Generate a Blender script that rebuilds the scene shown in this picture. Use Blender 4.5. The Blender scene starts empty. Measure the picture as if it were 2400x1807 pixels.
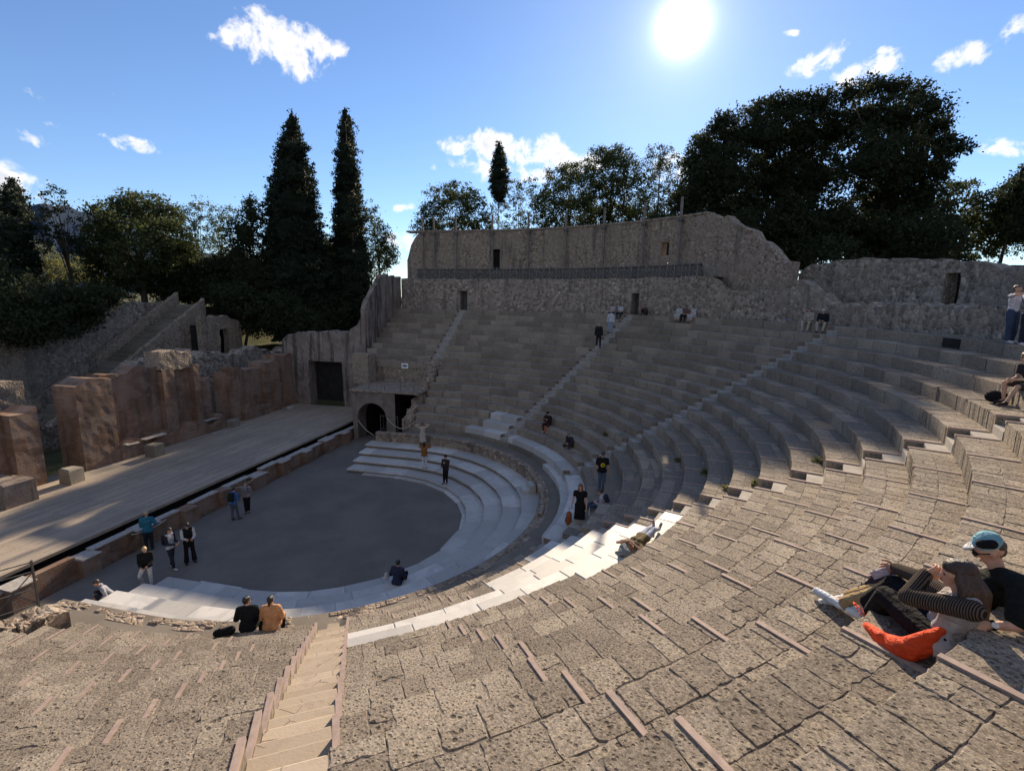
import bpy, math, random
import numpy as np
from mathutils import Vector, Matrix, noise
random.seed(7); RNG=np.random.default_rng(7)
R=math.radians; pi=math.pi
C=bpy.context.scene.collection
scn=bpy.context.scene
# ------------------------------------------------------------------ camera
CAM=np.array([18.51893703,12.07637683,7.96372767]); YAW=R(192.65533917); PIT=R(-10.04859455); ROL=R(0.86096067); FPX=1147.8993664
_F=np.array([math.cos(PIT)*math.cos(YAW),math.cos(PIT)*math.sin(YAW),math.sin(PIT)])
_r=np.array([math.sin(YAW),-math.cos(YAW),0.]); _u=np.cross(_r,_F)
_R=math.cos(ROL)*_r+math.sin(ROL)*_u; _U=-math.sin(ROL)*_r+math.cos(ROL)*_u
cd=bpy.data.cameras.new('camera'); cam=bpy.data.objects.new('camera',cd); C.objects.link(cam)
m=Matrix(((_R[0],_U[0],-_F[0],CAM[0]),(_R[1],_U[1],-_F[1],CAM[1]),(_R[2],_U[2],-_F[2],CAM[2]),(0,0,0,1)))
cam.matrix_world=m
cd.sensor_width=36; cd.sensor_fit='HORIZONTAL'; cd.lens=FPX/2400*36; cd.clip_start=.05; cd.clip_end=60000
scn.camera=cam
def ray(u,v):
    d=_F+_R*(u-1200)/FPX-_U*(v-903.5)/FPX
    return d/np.linalg.norm(d)
def atz(u,v,z):                      # where the sight line through a photo point meets height z
    d=ray(u,v); return CAM+d*((z-CAM[2])/d[2])
def atL(u,v,L):                      # ... at horizontal distance L
    d=ray(u,v); return CAM+d*(L/math.hypot(d[0],d[1]))
# ------------------------------------------------------------------ sun, sky
SUN=ray(1600,62); SUNL=ray(1572,52)
SE=math.asin(SUN[2]); SA=math.atan2(SUN[1],SUN[0])
scn.view_settings.view_transform='Standard'; scn.view_settings.look='None'
scn.view_settings.exposure=1.0; scn.view_settings.gamma=1
SUN_STRENGTH=4.3; SKY_STRENGTH=0.1
sl=bpy.data.lights.new('sun','SUN'); sl.energy=SUN_STRENGTH; sl.angle=R(.55); sl.color=(1,.83,.61)
so=bpy.data.objects.new('sun',sl); C.objects.link(so)
so.rotation_euler=Vector(SUNL).to_track_quat('Z','Y').to_euler(); so.location=(-60,10,40)
W=bpy.data.worlds.new("World"); scn.world=W; W.use_nodes=True
nt=W.node_tree; nt.nodes.clear(); N=nt.nodes; L=nt.links
def wn(t,**k):
    n=N.new(t)
    for a,b in k.items(): setattr(n,a,b)
    return n
def wmath(op,a,b=None,c=None,clamp=False):
    n=wn('ShaderNodeMath',operation=op,use_clamp=clamp)
    for i,x in enumerate((a,b,c)):
        if x is None: continue
        if isinstance(x,(int,float)): n.inputs[i].default_value=x
        else: L.new(x,n.inputs[i])
    return n.outputs[0]
def wmix(f,a,b,bt='MIX'):
    n=wn('ShaderNodeMix',data_type='RGBA',blend_type=bt)
    for s,x in ((0,f),(6,a),(7,b)):
        if isinstance(x,(int,float)): n.inputs[s].default_value=x
        elif isinstance(x,tuple): n.inputs[s].default_value=x
        else: L.new(x,n.inputs[s])
    return n.outputs[2]
tc=wn('ShaderNodeTexCoord'); DIR=tc.outputs['Generated']
def wdot(vec):
    n=wn('ShaderNodeVectorMath',operation='DOT_PRODUCT'); L.new(DIR,n.inputs[0]); n.inputs[1].default_value=tuple(vec); return n.outputs['Value']
sky=wn('ShaderNodeTexSky',sky_type='NISHITA'); sky.sun_disc=False; sky.sun_elevation=SE; sky.sun_rotation=math.atan2(SUN[0],SUN[1])
sky.altitude=50; sky.air_density=1.0; sky.dust_density=.05; sky.ozone_density=2.6
skyc=wmix(1.0,sky.outputs[0],(.60,.665,.79,1),'MULTIPLY')
nz=wn('ShaderNodeTexNoise'); nz.inputs['Scale'].default_value=26; nz.inputs['Detail'].default_value=6; nz.inputs['Roughness'].default_value=.62; nz.inputs['Distortion'].default_value=.35
L.new(DIR,nz.inputs['Vector'])
nz2=wn('ShaderNodeTexNoise'); nz2.inputs['Scale'].default_value=9; nz2.inputs['Detail'].default_value=5
L.new(DIR,nz2.inputs['Vector'])
NF=wmath('SUBTRACT',nz.outputs[0],.5); NF2=wmath('SUBTRACT',nz2.outputs[0],.5)
# each cloud: photo point, half sizes in px, tilt in degrees, density
CL=[(600,72,62,42,5,.95),(665,112,86,52,10,1.),(715,95,70,40,20,.95),(690,158,46,28,20,.9),(775,105,44,26,25,.75),(545,80,34,26,-10,.7),(512,86,20,12,0,.5),
(1100,335,70,28,-5,1.),(1170,350,110,40,8,1.),(1270,350,90,36,6,1.),(1330,375,90,30,8,.95),(1150,395,110,22,5,.85),(1250,420,120,24,0,.8),(1590,395,55,40,0,.75),
(1925,140,55,26,-22,.85),(2030,165,62,26,-18,.95),(2010,190,55,16,-18,.8),(2080,120,24,12,0,.7),(2250,135,38,22,-8,.9),(2388,72,24,24,-40,.8),(2340,352,60,12,5,.75),(2380,335,46,10,4,.7),
(325,340,58,17,14,.85),(88,330,60,13,22,.7),(150,295,26,9,5,.55),(40,418,60,14,10,.75),(10,455,60,46,40,.95),(955,486,52,11,-6,.8),(950,560,52,26,0,.8),(1860,78,22,6,0,.5),(470,478,18,6,0,.45),(90,228,24,8,30,.4),(2380,235,24,6,0,.4),(270,226,16,6,20,.35),(1010,392,30,10,10,.5),(2250,45,20,8,0,.4)]
acc=None
for (u,v,a,b,t,dn) in CL:
    c=ray(u,v); rr=ray(u+math.cos(R(t)),v+math.sin(R(t)))-c; rr-=c*np.dot(rr,c); rr/=np.linalg.norm(rr); uu=np.cross(c,rr)
    q=Matrix(((rr[0],uu[0],c[0]),(rr[1],uu[1],c[1]),(rr[2],uu[2],c[2]))).to_euler('XYZ')
    mp=wn('ShaderNodeMapping',vector_type='TEXTURE'); mp.inputs['Location'].default_value=tuple(c); mp.inputs['Rotation'].default_value=tuple(q); mp.inputs['Scale'].default_value=(a/FPX/.95,b/FPX/.95,1.)
    L.new(DIR,mp.inputs[0]); dt=wn('ShaderNodeVectorMath',operation='DOT_PRODUCT'); L.new(mp.outputs[0],dt.inputs[0]); L.new(mp.outputs[0],dt.inputs[1])
    v1=wmath('MULTIPLY_ADD',dt.outputs['Value'],-dn,1.15*dn)
    acc=v1 if acc is None else wmath('MAXIMUM',acc,v1)
dens=wmath('ADD',acc,wmath('ADD',wmath('MULTIPLY',NF,3.4),wmath('MULTIPLY',NF2,1.6)))
inside=wmath('GREATER_THAN',acc,0.02)
mr=wn('ShaderNodeMapRange',interpolation_type='SMOOTHSTEP'); mr.inputs[1].default_value=.45; mr.inputs[2].default_value=1.25
L.new(dens,mr.inputs[0]); cmask=wmath('MULTIPLY',wmath('MULTIPLY',mr.outputs[0],inside),wmath('MULTIPLY',acc,2.2,clamp=True),clamp=True)
sd=wmath('MAXIMUM',wdot(SUN),0.)
# thick middles of the clouds are greyer than their thin bright rims
mr2=wn('ShaderNodeMapRange'); mr2.inputs[1].default_value=.9; mr2.inputs[2].default_value=2.0; L.new(dens,mr2.inputs[0])
ccol=wmix(mr2.outputs[0],(6.2,6.0,5.9,1),(3.0,3.3,3.9,1))
col=wmix(cmask,skyc,ccol)
# broken bright cloud added in the unseen sky behind the viewer to lift the shade
bk=wmath('MULTIPLY',wdot((-_F[0]/math.hypot(_F[0],_F[1]),-_F[1]/math.hypot(_F[0],_F[1]),0.35)),1.)
mb_=wn('ShaderNodeMapRange',interpolation_type='SMOOTHSTEP'); mb_.inputs[1].default_value=.0; mb_.inputs[2].default_value=.55; L.new(bk,mb_.inputs[0])
mn_=wn('ShaderNodeMapRange',interpolation_type='SMOOTHSTEP'); mn_.inputs[1].default_value=-.12; mn_.inputs[2].default_value=.06; L.new(NF2,mn_.inputs[0])
col=wmix(wmath('MULTIPLY',mb_.outputs[0],mn_.outputs[0]),col,(2.1,2.3,2.75,1))
# bright air round the sun
g1=wmath('MULTIPLY',wmath('POWER',sd,2400.),13.); g2=wmath('MULTIPLY',wmath('POWER',sd,420.),1.6); g3=wmath('MULTIPLY',wmath('POWER',sd,34.),.6)
gl=wmath('ADD',wmath('ADD',g1,g2),g3)
gv=wn('ShaderNodeCombineXYZ'); L.new(gl,gv.inputs[0]); L.new(wmath('MULTIPLY',gl,.97),gv.inputs[1]); L.new(wmath('MULTIPLY',gl,.92),gv.inputs[2])
col=wmix(1.0,col,gv.outputs[0],'ADD')
bg=wn('ShaderNodeBackground'); bg.inputs[1].default_value=SKY_STRENGTH; L.new(col,bg.inputs[0])
wo=wn('ShaderNodeOutputWorld'); L.new(bg.outputs[0],wo.inputs[0])
# ------------------------------------------------------------------ materials
def cyl(u,v,r):                      # far meeting point of a sight line with the upright cylinder of radius r
    d=ray(u,v); a=d[0]**2+d[1]**2; b=2*(CAM[0]*d[0]+CAM[1]*d[1]); c=CAM[0]**2+CAM[1]**2-r*r; return CAM+d*((-b+math.sqrt(b*b-4*a*c))/(2*a))
def srgb(r,g,b):
    f=lambda c:(c/255/12.92 if c/255<=.04045 else ((c/255+.055)/1.055)**2.4)
    return (f(r),f(g),f(b),1)
class M:
    def __init__(s,name,rough=.9,spec=.25):
        s.m=bpy.data.materials.new(name); s.m.use_nodes=True; s.t=s.m.node_tree; s.N=s.t.nodes; s.L=s.t.links
        s.b=s.N['Principled BSDF']; s.b.inputs['Roughness'].default_value=rough; s.b.inputs['Specular IOR Level'].default_value=spec
        s.tc=s.N.new('ShaderNodeTexCoord')
    def n(s,t,**k):
        x=s.N.new(t)
        for a,b in k.items(): setattr(x,a,b)
        return x
    def put(s,sock,x):
        if isinstance(x,(int,float)): sock.default_value=x
        elif isinstance(x,(tuple,list)): sock.default_value=tuple(x) if len(x)==len(sock.default_value) else tuple(x)+(1,)
        else: s.L.new(x,sock)
    def co(s,kind='Object',scale=(1,1,1),off=(0,0,0),rot=(0,0,0)):
        mp=s.n('ShaderNodeMapping'); mp.inputs['Scale'].default_value=scale; mp.inputs['Location'].default_value=off; mp.inputs['Rotation'].default_value=rot
        s.L.new(s.tc.outputs[kind],mp.inputs[0]); return mp.outputs[0]
    def noise(s,co,sc,det=4,ro=.6,dist=0):
        x=s.n('ShaderNodeTexNoise'); s.L.new(co,x.inputs['Vector']); x.inputs['Scale'].default_value=sc; x.inputs['Detail'].default_value=det; x.inputs['Roughness'].default_value=ro; x.inputs['Distortion'].default_value=dist
        return x.outputs[0]
    def vor(s,co,sc,feat='F1',out='Distance',rnd=1):
        x=s.n('ShaderNodeTexVoronoi',feature=feat); s.L.new(co,x.inputs['Vector']); x.inputs['Scale'].default_value=sc; x.inputs['Randomness'].default_value=rnd
        return x.outputs[out]
    def ramp(s,f,a,b,ca=0.,cb=1.,smooth=True):
        x=s.n('ShaderNodeMapRange'); 
        if smooth: x.interpolation_type='SMOOTHSTEP'
        s.L.new(f,x.inputs[0])
        for i,v in zip((1,2,3,4),(a,b,ca,cb)): x.inputs[i].default_value=v
        return x.outputs[0]
    def mix(s,f,a,b,bt='MIX'):
        x=s.n('ShaderNodeMix',data_type='RGBA',blend_type=bt); s.put(x.inputs[0],f); s.put(x.inputs[6],a); s.put(x.inputs[7],b); return x.outputs[2]
    def math(s,op,a,b=None,clamp=False):
        x=s.n('ShaderNodeMath',operation=op,use_clamp=clamp); s.put(x.inputs[0],a)
        if b is not None: s.put(x.inputs[1],b)
        return x.outputs[0]
    def attr(s,name):
        x=s.n('ShaderNodeAttribute',attribute_name=name); return x.outputs['Fac']
    def col(s,x): s.put(s.b.inputs['Base Color'],x)
    def bump(s,hh,st=.5,dist=.02):
        x=s.n('ShaderNodeBump'); x.inputs['Strength'].default_value=st; x.inputs['Distance'].default_value=dist; s.L.new(hh,x.inputs['Height']); s.L.new(x.outputs[0],s.b.inputs['Normal'])
def plain(name,c,rough=.8,spec=.3,var=.12,sc=8,metal=0,bump=.0):
    k=M(name,rough,spec); co=k.co('Object'); n=k.noise(co,sc,4)
    d=tuple(x*(1-var) for x in c[:3]); e=tuple(min(1,x*(1+var)) for x in c[:3])
    k.col(k.mix(k.ramp(n,.3,.7),d,e)); k.b.inputs['Metallic'].default_value=metal
    if bump: k.bump(k.noise(co,sc*6,3),bump,.01)
    return k.m
def tuff_mat(name,A,B,pit=1.,lich=.35,sc=1.):
    k=M(name,.95,.15); co=k.co('Object'); r=k.attr('rnd')
    big=k.noise(co,.55*sc,3); mid=k.noise(co,6*sc,6,.7); fine=k.noise(co,42*sc,6,.8)
    c=k.mix(k.ramp(r,0,1),A,B)
    c=k.mix(k.ramp(big,.35,.65,0,.45),c,tuple(x*.72 for x in A))
    c=k.mix(k.ramp(mid,.42,.72,0,lich),c,(.38,.33,.25))
    c=k.mix(k.ramp(fine,.35,.7),tuple(x for x in (.62,.60,.58)),(1.22,1.2,1.16)) if False else k.mix(1.0,c,k.mix(k.ramp(fine,.36,.66),(.50,.48,.46),(1.38,1.36,1.30)),'MULTIPLY')
    warp=k.mix(.12,co,k.n('ShaderNodeTexNoise').outputs[1],'ADD')
    p1=k.ramp(k.vor(warp,11*sc),.14,.30,1,0); pm=k.ramp(k.noise(co,2.6*sc,2),.46,.6)
    p2=k.ramp(k.vor(warp,27*sc),.16,.32,1,0)
    pits=k.math('MULTIPLY',k.math('MAXIMUM',k.math('MULTIPLY',p1,pm),k.math('MULTIPLY',p2,.75)),pit,clamp=True)
    c=k.mix(k.math('MULTIPLY',pits,.75),c,(.04,.032,.026))
    c=k.mix(k.ramp(k.noise(co,3.2*sc,5,.7,1.),.55,.7,0,.35),c,tuple(x*.45 for x in A))
    k.col(c)
    hh=k.math('SUBTRACT',k.math('ADD',k.math('MULTIPLY',mid,1.1),k.math('MULTIPLY',fine,.55)),k.math('MULTIPLY',pits,.9))
    k.bump(hh,.9,.022); return k.m
MAT={}
MAT['tuff']=tuff_mat('tuff',(.27,.228,.19),(.42,.362,.30))
MAT['tuff_dark']=tuff_mat('tuff_dark',(.20,.185,.16),(.31,.28,.24),.6,.2)
MAT['mortar']=plain('mortar',(.20,.17,.14),.95,.1,.3,20,0,.6)
def marble_mat():
    k=M('marble',.62,.35); co=k.co('Object'); r=k.attr('rnd')
    v=k.noise(co,1.3,8,.65,1.2); c=k.mix(k.ramp(r,0,1),(.40,.38,.355),(.58,.555,.52))
    c=k.mix(k.ramp(v,.47,.53,0,.3),c,(.33,.34,.35)); c=k.mix(k.ramp(v,.53,.6,0,.25),c,(.42,.37,.31))
    cr=k.ramp(k.vor(k.co('Object',(1,1,1)),.9,'DISTANCE_TO_EDGE'),.0,.006,1,0); cm=k.ramp(k.noise(co,.4,2),.52,.56)
    c=k.mix(k.math('MULTIPLY',cr,cm),c,(.20,.17,.14)); f=k.noise(co,30,4,.7)
    c=k.mix(k.ramp(f,.58,.75,0,.4),c,(.36,.33,.28)); k.col(c); k.bump(k.noise(co,18,5,.7),.35,.01); return k.m
MAT['marble']=marble_mat()
def rubble_mat(name,stone,stone2,mort,sc=5.,dark=.0):
    k=M(name,.95,.1); co=k.co('Object'); w=k.n('ShaderNodeTexNoise'); w.inputs['Scale'].default_value=3; k.L.new(co,w.inputs[0])
    cw=k.mix(.10,co,w.outputs[1],'ADD')
    e=k.vor(cw,sc,'DISTANCE_TO_EDGE'); cell=k.vor(cw,sc,'F1','Color')
    sp=k.n('ShaderNodeSeparateColor'); k.L.new(cell,sp.inputs[0])
    c=k.mix(k.ramp(sp.outputs[0],.1,.9),stone,stone2); c=k.mix(k.ramp(sp.outputs[1],.9,.93,0,.6),c,tuple(min(1,x*1.5) for x in stone2)); c=k.mix(k.ramp(sp.outputs[2],.88,.92,0,.7),c,tuple(x*.5 for x in stone))
    c=k.mix(k.ramp(e,.04,.12,.8,0),c,mort); big=k.noise(co,.5,5); c=k.mix(k.ramp(big,.42,.62,0,.55),c,tuple(x*.95 for x in mort))
    st=k.noise(k.co('Object',(1.3,1.3,.16)),1.6,4); c=k.mix(k.ramp(st,.52,.7,0,.55),c,(.075,.07,.065)); k.col(c)
    k.bump(k.math('ADD',k.ramp(e,0,.25),k.noise(co,30,4)),.8,.04); return k.m
MAT['rubble']=rubble_mat('rubble',(.20,.16,.125),(.42,.355,.29),(.32,.265,.215),5.)
MAT['rubble_fine']=rubble_mat('rubble_fine',(.24,.18,.135),(.42,.335,.26),(.34,.275,.215),6.5)
MAT['rubble_shade']=rubble_mat('rubble_shade',(.09,.08,.07),(.18,.155,.13),(.13,.115,.1),6)  # rubble darkened in colour to stand in for shade
def brick_mat(name,a,b,mort,plaster=.0,sc=1.):
    k=M(name,.93,.12); br=k.n('ShaderNodeTexBrick'); k.L.new(k.co('UV'),br.inputs['Vector'])
    br.inputs['Scale'].default_value=1; br.inputs['Brick Width'].default_value=.3*sc; br.inputs['Row Height'].default_value=.062*sc; br.inputs['Mortar Size'].default_value=.010*sc
    br.inputs['Color1'].default_value=a+(1,); br.inputs['Color2'].default_value=b+(1,); br.inputs['Mortar'].default_value=mort+(1,)
    co=k.co('Object'); big=k.noise(co,.7,6,.62); c=k.mix(k.ramp(big,.38,.6,0,.55),br.outputs[0],tuple(x*.5 for x in a))
    st=k.noise(k.co('Object',(1.5,1.5,.14)),1.3,4); c=k.mix(k.ramp(st,.5,.68,0,.6),c,(.085,.075,.065))
    if plaster: c=k.mix(k.ramp(k.noise(co,1.1,5,.65,.5),.5,.56,0,plaster),c,(.29,.225,.185))
    k.col(c); k.bump(k.math('ADD',k.math('MULTIPLY',br.outputs[1],-1.),k.noise(co,22,5)),.6,.02); return k.m
MAT['brick']=brick_mat('brick',(.24,.135,.09),(.34,.215,.15),(.27,.21,.16),.5,1.7)
MAT['brick_grey']=brick_mat('brick_grey',(.24,.2,.17),(.32,.27,.23),(.24,.21,.18),.3)
def plaster_mat():
    k=M('old_plaster',.93,.12); co=k.co('Object'); c=k.mix(k.ramp(k.noise(co,.8,6,.65),.4,.62),(.29,.245,.21),(.21,.165,.14))
    st=k.noise(k.co('Object',(1.6,1.6,.12)),1.5,4); c=k.mix(k.ramp(st,.5,.62,0,.8),c,(.06,.055,.05))
    c=k.mix(k.ramp(k.vor(co,4.5),.2,.5,.45,0),c,(.17,.14,.12)); k.col(c); k.bump(k.noise(co,9,7,.7),.8,.04); return k.m
MAT['plaster']=plaster_mat()
def wood_mat():
    k=M('weathered_boards',.85,.25); co=k.co('Object',(1,1,1)); wv=k.n('ShaderNodeTexBrick'); wv.offset=.37; k.L.new(co,wv.inputs['Vector'])
    wv.inputs['Scale'].default_value=1; wv.inputs['Brick Width'].default_value=4.; wv.inputs['Row Height'].default_value=.14; wv.inputs['Mortar Size'].default_value=.006
    wv.inputs['Color1'].default_value=(.33,.275,.22,1); wv.inputs['Color2'].default_value=(.45,.375,.295,1); wv.inputs['Mortar'].default_value=(.09,.075,.065,1)
    g=k.noise(k.co('Object',(.7,14,1)),3,6,.7); c=k.mix(1.,wv.outputs[0],k.mix(k.ramp(g,.3,.7),(.72,.72,.72),(1.15,1.13,1.1)),'MULTIPLY')
    c=k.mix(k.ramp(k.noise(co,.35,3),.45,.65,0,.3),c,(.2,.17,.15)); k.col(c); k.bump(k.math('SUBTRACT',g,k.math('MULTIPLY',wv.outputs[1],1.5)),.4,.01); return k.m
MAT['wood']=wood_mat()
def dirt_mat(name,a,b,sc=1.):
    k=M(name,.97,.08); co=k.co('Object'); c=k.mix(k.ramp(k.noise(co,.5*sc,6,.6),.35,.65),a,b)
    c=k.mix(k.ramp(k.noise(co,70*sc,4,.8),.62,.72,0,.5),c,tuple(x*1.5 for x in b)); c=k.mix(k.ramp(k.noise(co,2.2,5,.6,1.5),.56,.7,0,.35),c,tuple(x*.85 for x in a)); k.col(c)
    k.bump(k.noise(co,30*sc,6,.75),.5,.015); return k.m
MAT['dirt']=dirt_mat('beaten_earth',(.15,.135,.12),(.185,.165,.145))
MAT['corr']=dirt_mat('corridor_earth',(.17,.145,.12),(.23,.2,.165))
MAT['grass']=dirt_mat('dry_grass',(.055,.06,.03),(.10,.095,.05),.5)
MAT['strip']=plain('divider_metal',(.35,.265,.225),.75,.15,.12,14,0,.15)
def trav():
    k=M('travertine',.85,.2); co=k.co('Object'); r=k.attr('rnd'); c=k.mix(r,(.35,.285,.215),(.44,.36,.28)); c=k.mix(k.ramp(k.noise(co,4,6,.7),.45,.7,0,.45),c,(.27,.21,.16))
    cr=k.ramp(k.vor(k.mix(.1,co,k.n('ShaderNodeTexNoise').outputs[1],'ADD'),3.2,'DISTANCE_TO_EDGE'),.0,.02,1,0); cm=k.ramp(k.noise(co,2.2,2),.5,.56); c=k.mix(k.math('MULTIPLY',cr,cm),c,(.12,.09,.07)); k.col(c); k.bump(k.noise(co,30,5,.7),.5,.01); return k.m
MAT['stair']=trav()
MAT['step_stone']=plain('pale_step_stone',(.33,.30,.265),.85,.15,.15,4,0,.4)
MAT['iron']=plain('iron',(.10,.095,.09),.55,.4,.25,9)
MAT['steel']=plain('weathered_timber_post',(.20,.17,.15),.85,.2,.25,5,0)
MAT['rail']=plain('railing_iron',(.19,.185,.18),.5,.5,.2,9)
MAT['rope']=plain('rope',(.45,.40,.32),.9,.1,.1,20)
MAT['dark']=plain('deep_shade',(.03,.028,.026),.95,.1,.2,3)  # near-black stands in for shade behind doorways, in the passage and the trench
MAT['block']=tuff_mat('block',(.24,.22,.19),(.34,.31,.27),.6,.2,1.4)
# ------------------------------------------------------------------ mesh helpers
def mesh(name,V,F,mat,parent=None,smooth=False,uv=None,rnd=None):
    me=bpy.data.meshes.new(name); me.from_pydata([tuple(map(float,v)) for v in V],[],F); me.update()
    if mat is not None:
        for x in (mat if isinstance(mat,list) else [mat]): me.materials.append(MAT[x] if isinstance(x,str) else x)
    if uv is not None:
        l=me.uv_layers.new(name='UVMap'); l.data.foreach_set('uv',np.array(uv,dtype=np.float32).ravel())
    if rnd is not None:
        a=me.attributes.new('rnd','FLOAT','FACE'); a.data.foreach_set('value',np.array(rnd,dtype=np.float32))
    if smooth: me.polygons.foreach_set('use_smooth',[True]*len(me.polygons))
    o=bpy.data.objects.new(name,me); C.objects.link(o)
    if parent is not None: o.parent=parent
    return o
def thing(name,label,cat,loc=(0,0,0),rz=0,group=None):
    o=bpy.data.objects.new(name,None); C.objects.link(o); o.location=loc; o.rotation_euler=(0,0,rz); o.empty_display_size=.3
    o['label']=label; o['category']=cat
    if group: o['group']=group
    return o
def tag(o,label,cat,group=None):
    o['label']=label; o['category']=cat
    if group: o['group']=group
    return o
def struct(o): o['kind']='structure'; return o
class MB:
    def __init__(s): s.V=[]; s.F=[]; s.r=[]
    def add(s,V,F,r=None):
        b=len(s.V); s.V+=[tuple(v) for v in V]; s.F+=[tuple(i+b for i in f) for f in F]; s.r+=[random.random() if r is None else r]*len(F)
    def hexa(s,b,t,ch=.0,r=None,bottom=True):   # b: 4 bottom corners, t: 4 top corners (ccw from above)
        if ch:
            c=[sum(p[i] for p in t)/4 for i in range(3)]
            tt=[]; md=[]
            for p in t:
                dx,dy=c[0]-p[0],c[1]-p[1]; l=math.hypot(dx,dy) or 1
                e=ch*random.uniform(.6,1.5)
                tt.append((p[0]+dx/l*e*1.3,p[1]+dy/l*e*1.3,p[2]+random.uniform(-.003,.003))); md.append((p[0],p[1],p[2]-e))
            V=list(b)+md+tt; F=[(0,1,5,4),(1,2,6,5),(2,3,7,6),(3,0,4,7),(4,5,9,8),(5,6,10,9),(6,7,11,10),(7,4,8,11),(8,9,10,11)]
        else:
            V=list(b)+list(t); F=[(0,1,5,4),(1,2,6,5),(2,3,7,6),(3,0,4,7),(4,5,6,7)]
        if bottom: F.append((3,2,1,0))
        s.add(V,F,r)
    def box(s,x0,x1,y0,y1,z0,z1,ch=0,r=None,j=0):
        q=lambda:random.uniform(-j,j)
        b=[(x0+q(),y0+q(),z0),(x1+q(),y0+q(),z0),(x1+q(),y1+q(),z0),(x0+q(),y1+q(),z0)]; t=[(p[0]+q(),p[1]+q(),z1+q()) for p in b]; s.hexa(b,t,ch,r)
    def tube(s,P,rad,n=8,r=.5,cap=True):
        P=[Vector(p) for p in P]; rs=rad if isinstance(rad,(list,tuple)) else [rad]*len(P)
        V=[];F=[]
        for i,p in enumerate(P):
            d=(P[min(i+1,len(P)-1)]-P[max(i-1,0)]).normalized(); a=d.orthogonal().normalized() if i==0 else (a-d*a.dot(d)).normalized(); b=d.cross(a)
            for k in range(n):
                t=2*pi*k/n; V.append(p+(a*math.cos(t)+b*math.sin(t))*rs[i])
        for i in range(len(P)-1):
            for k in range(n): F.append((i*n+k,i*n+(k+1)%n,(i+1)*n+(k+1)%n,(i+1)*n+k))
        if cap: F.append(tuple(range(n))[::-1]); F.append(tuple((len(P)-1)*n+k for k in range(n)))
        s.add(V,F,r)
    def bar(s,a,b,w=.03,r=.5): s.tube([a,b],w*.7,4,r)
    def build(s,name,mat,parent=None,smooth=False): return mesh(name,s.V,s.F,mat,parent,smooth,None,s.r)
def wall(name,pts,thick,z0,top,mat,parent=None,holes=(),step=.35,jit=.03,dz=.4,side=1,seed=1):
    """wall along a 2-D path; top(s) its height, holes (s0,s1,z0,z1); thickness goes to the left (side=1) or right of the path"""
    rg=random.Random(seed)
    S=[0]; 
    for a,b in zip(pts,pts[1:]): S.append(S[-1]+math.hypot(b[0]-a[0],b[1]-a[1]))
    def P(s):
        for i in range(len(S)-1):
            if s<=S[i+1]+1e-6 or i==len(S)-2:
                t=(s-S[i])/max(1e-9,S[i+1]-S[i]); a,b=pts[i],pts[i+1]; x=a[0]+(b[0]-a[0])*t; y=a[1]+(b[1]-a[1])*t; l=S[i+1]-S[i]
                return x,y,-(b[1]-a[1])/l*side,(b[0]-a[0])/l*side
    tot=S[-1]; n=max(1,int(tot/step)); ss=sorted(set([round(tot*i/n,4) for i in range(n+1)]+[round(h,4) for q in holes for h in q[:2]]))
    ss=[s for i,s in enumerate(ss) if i==0 or s-ss[i-1]>.01]
    tops=[top(s) if callable(top) else top for s in ss]; zm=max(tops)
    nz=max(1,int((zm-z0)/dz)); zz=sorted(set([round(z0+(zm-z0)*i/nz,4) for i in range(nz+1)]+[round(h,4) for q in holes for h in q[2:4] if z0<h<zm]))
    zz=[z for i,z in enumerate(zz) if i==0 or z-zz[i-1]>.01]
    V=[];F=[];UV=[];idx={}
    edge=set(round(h,4) for q in holes for h in q[:2]); ez=set(round(h,4) for q in holes for h in q[2:4])
    def vid(i,j,bk):
        k=(i,j,bk)
        if k not in idx:
            s=ss[i]; x,y,nx,ny=P(s); z=min(zz[j],tops[i]); o=(thick if bk else 0)+ (rg.uniform(-jit,jit) if jit else 0)
            if z>=tops[i]-1e-6 : z+=rg.uniform(-jit,jit)
            idx[k]=len(V); V.append((x+nx*o,y+ny*o,z))
        return idx[k]
    def solid(i,j):
        if i<0 or j<0 or i>=len(ss)-1 or j>=len(zz)-1: return False
        if zz[j]>=min(tops[i],tops[i+1])-.02 and not zz[j]<max(tops[i],tops[i+1])-.02: return False
        a=(ss[i]+ss[i+1])/2; b=(zz[j]+zz[j+1])/2
        return not any(h[0]-.001<a<h[1]+.001 and h[2]-.001<b<h[3]+.001 for h in holes)
    def q(f,uvs):
        F.append(f); UV.extend(uvs)
    for i in range(len(ss)-1):
        for j in range(len(zz)-1):
            if not solid(i,j): continue
            a,b,c,d=vid(i,j,0),vid(i+1,j,0),vid(i+1,j+1,0),vid(i,j+1,0); A,B,CC,D=vid(i,j,1),vid(i+1,j,1),vid(i+1,j+1,1),vid(i,j+1,1)
            u0,u1,v0,v1=ss[i],ss[i+1],zz[j],zz[j+1]; st=[(u0,v0),(u1,v0),(u1,v1),(u0,v1)]
            q((d,c,b,a) if side>0 else (a,b,c,d),st[::-1] if side>0 else st); q((A,B,CC,D) if side>0 else (D,CC,B,A),st if side>0 else st[::-1])
            if not solid(i,j+1): q((d,c,CC,D),[(u0,v1),(u1,v1),(u1,v1+thick),(u0,v1+thick)])
            if not solid(i,j-1) and j>0: q((a,b,B,A),[(u0,v0),(u1,v0),(u1,v0+thick),(u0,v0+thick)])
            if not solid(i-1,j): q((a,d,D,A),[(0,v0),(0,v1),(thick,v1),(thick,v0)])
            if not solid(i+1,j): q((b,c,CC,B),[(0,v0),(0,v1),(thick,v1),(thick,v0)])
    return mesh(name,V,F,mat,parent,False,UV,[.5]*len(F))
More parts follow.
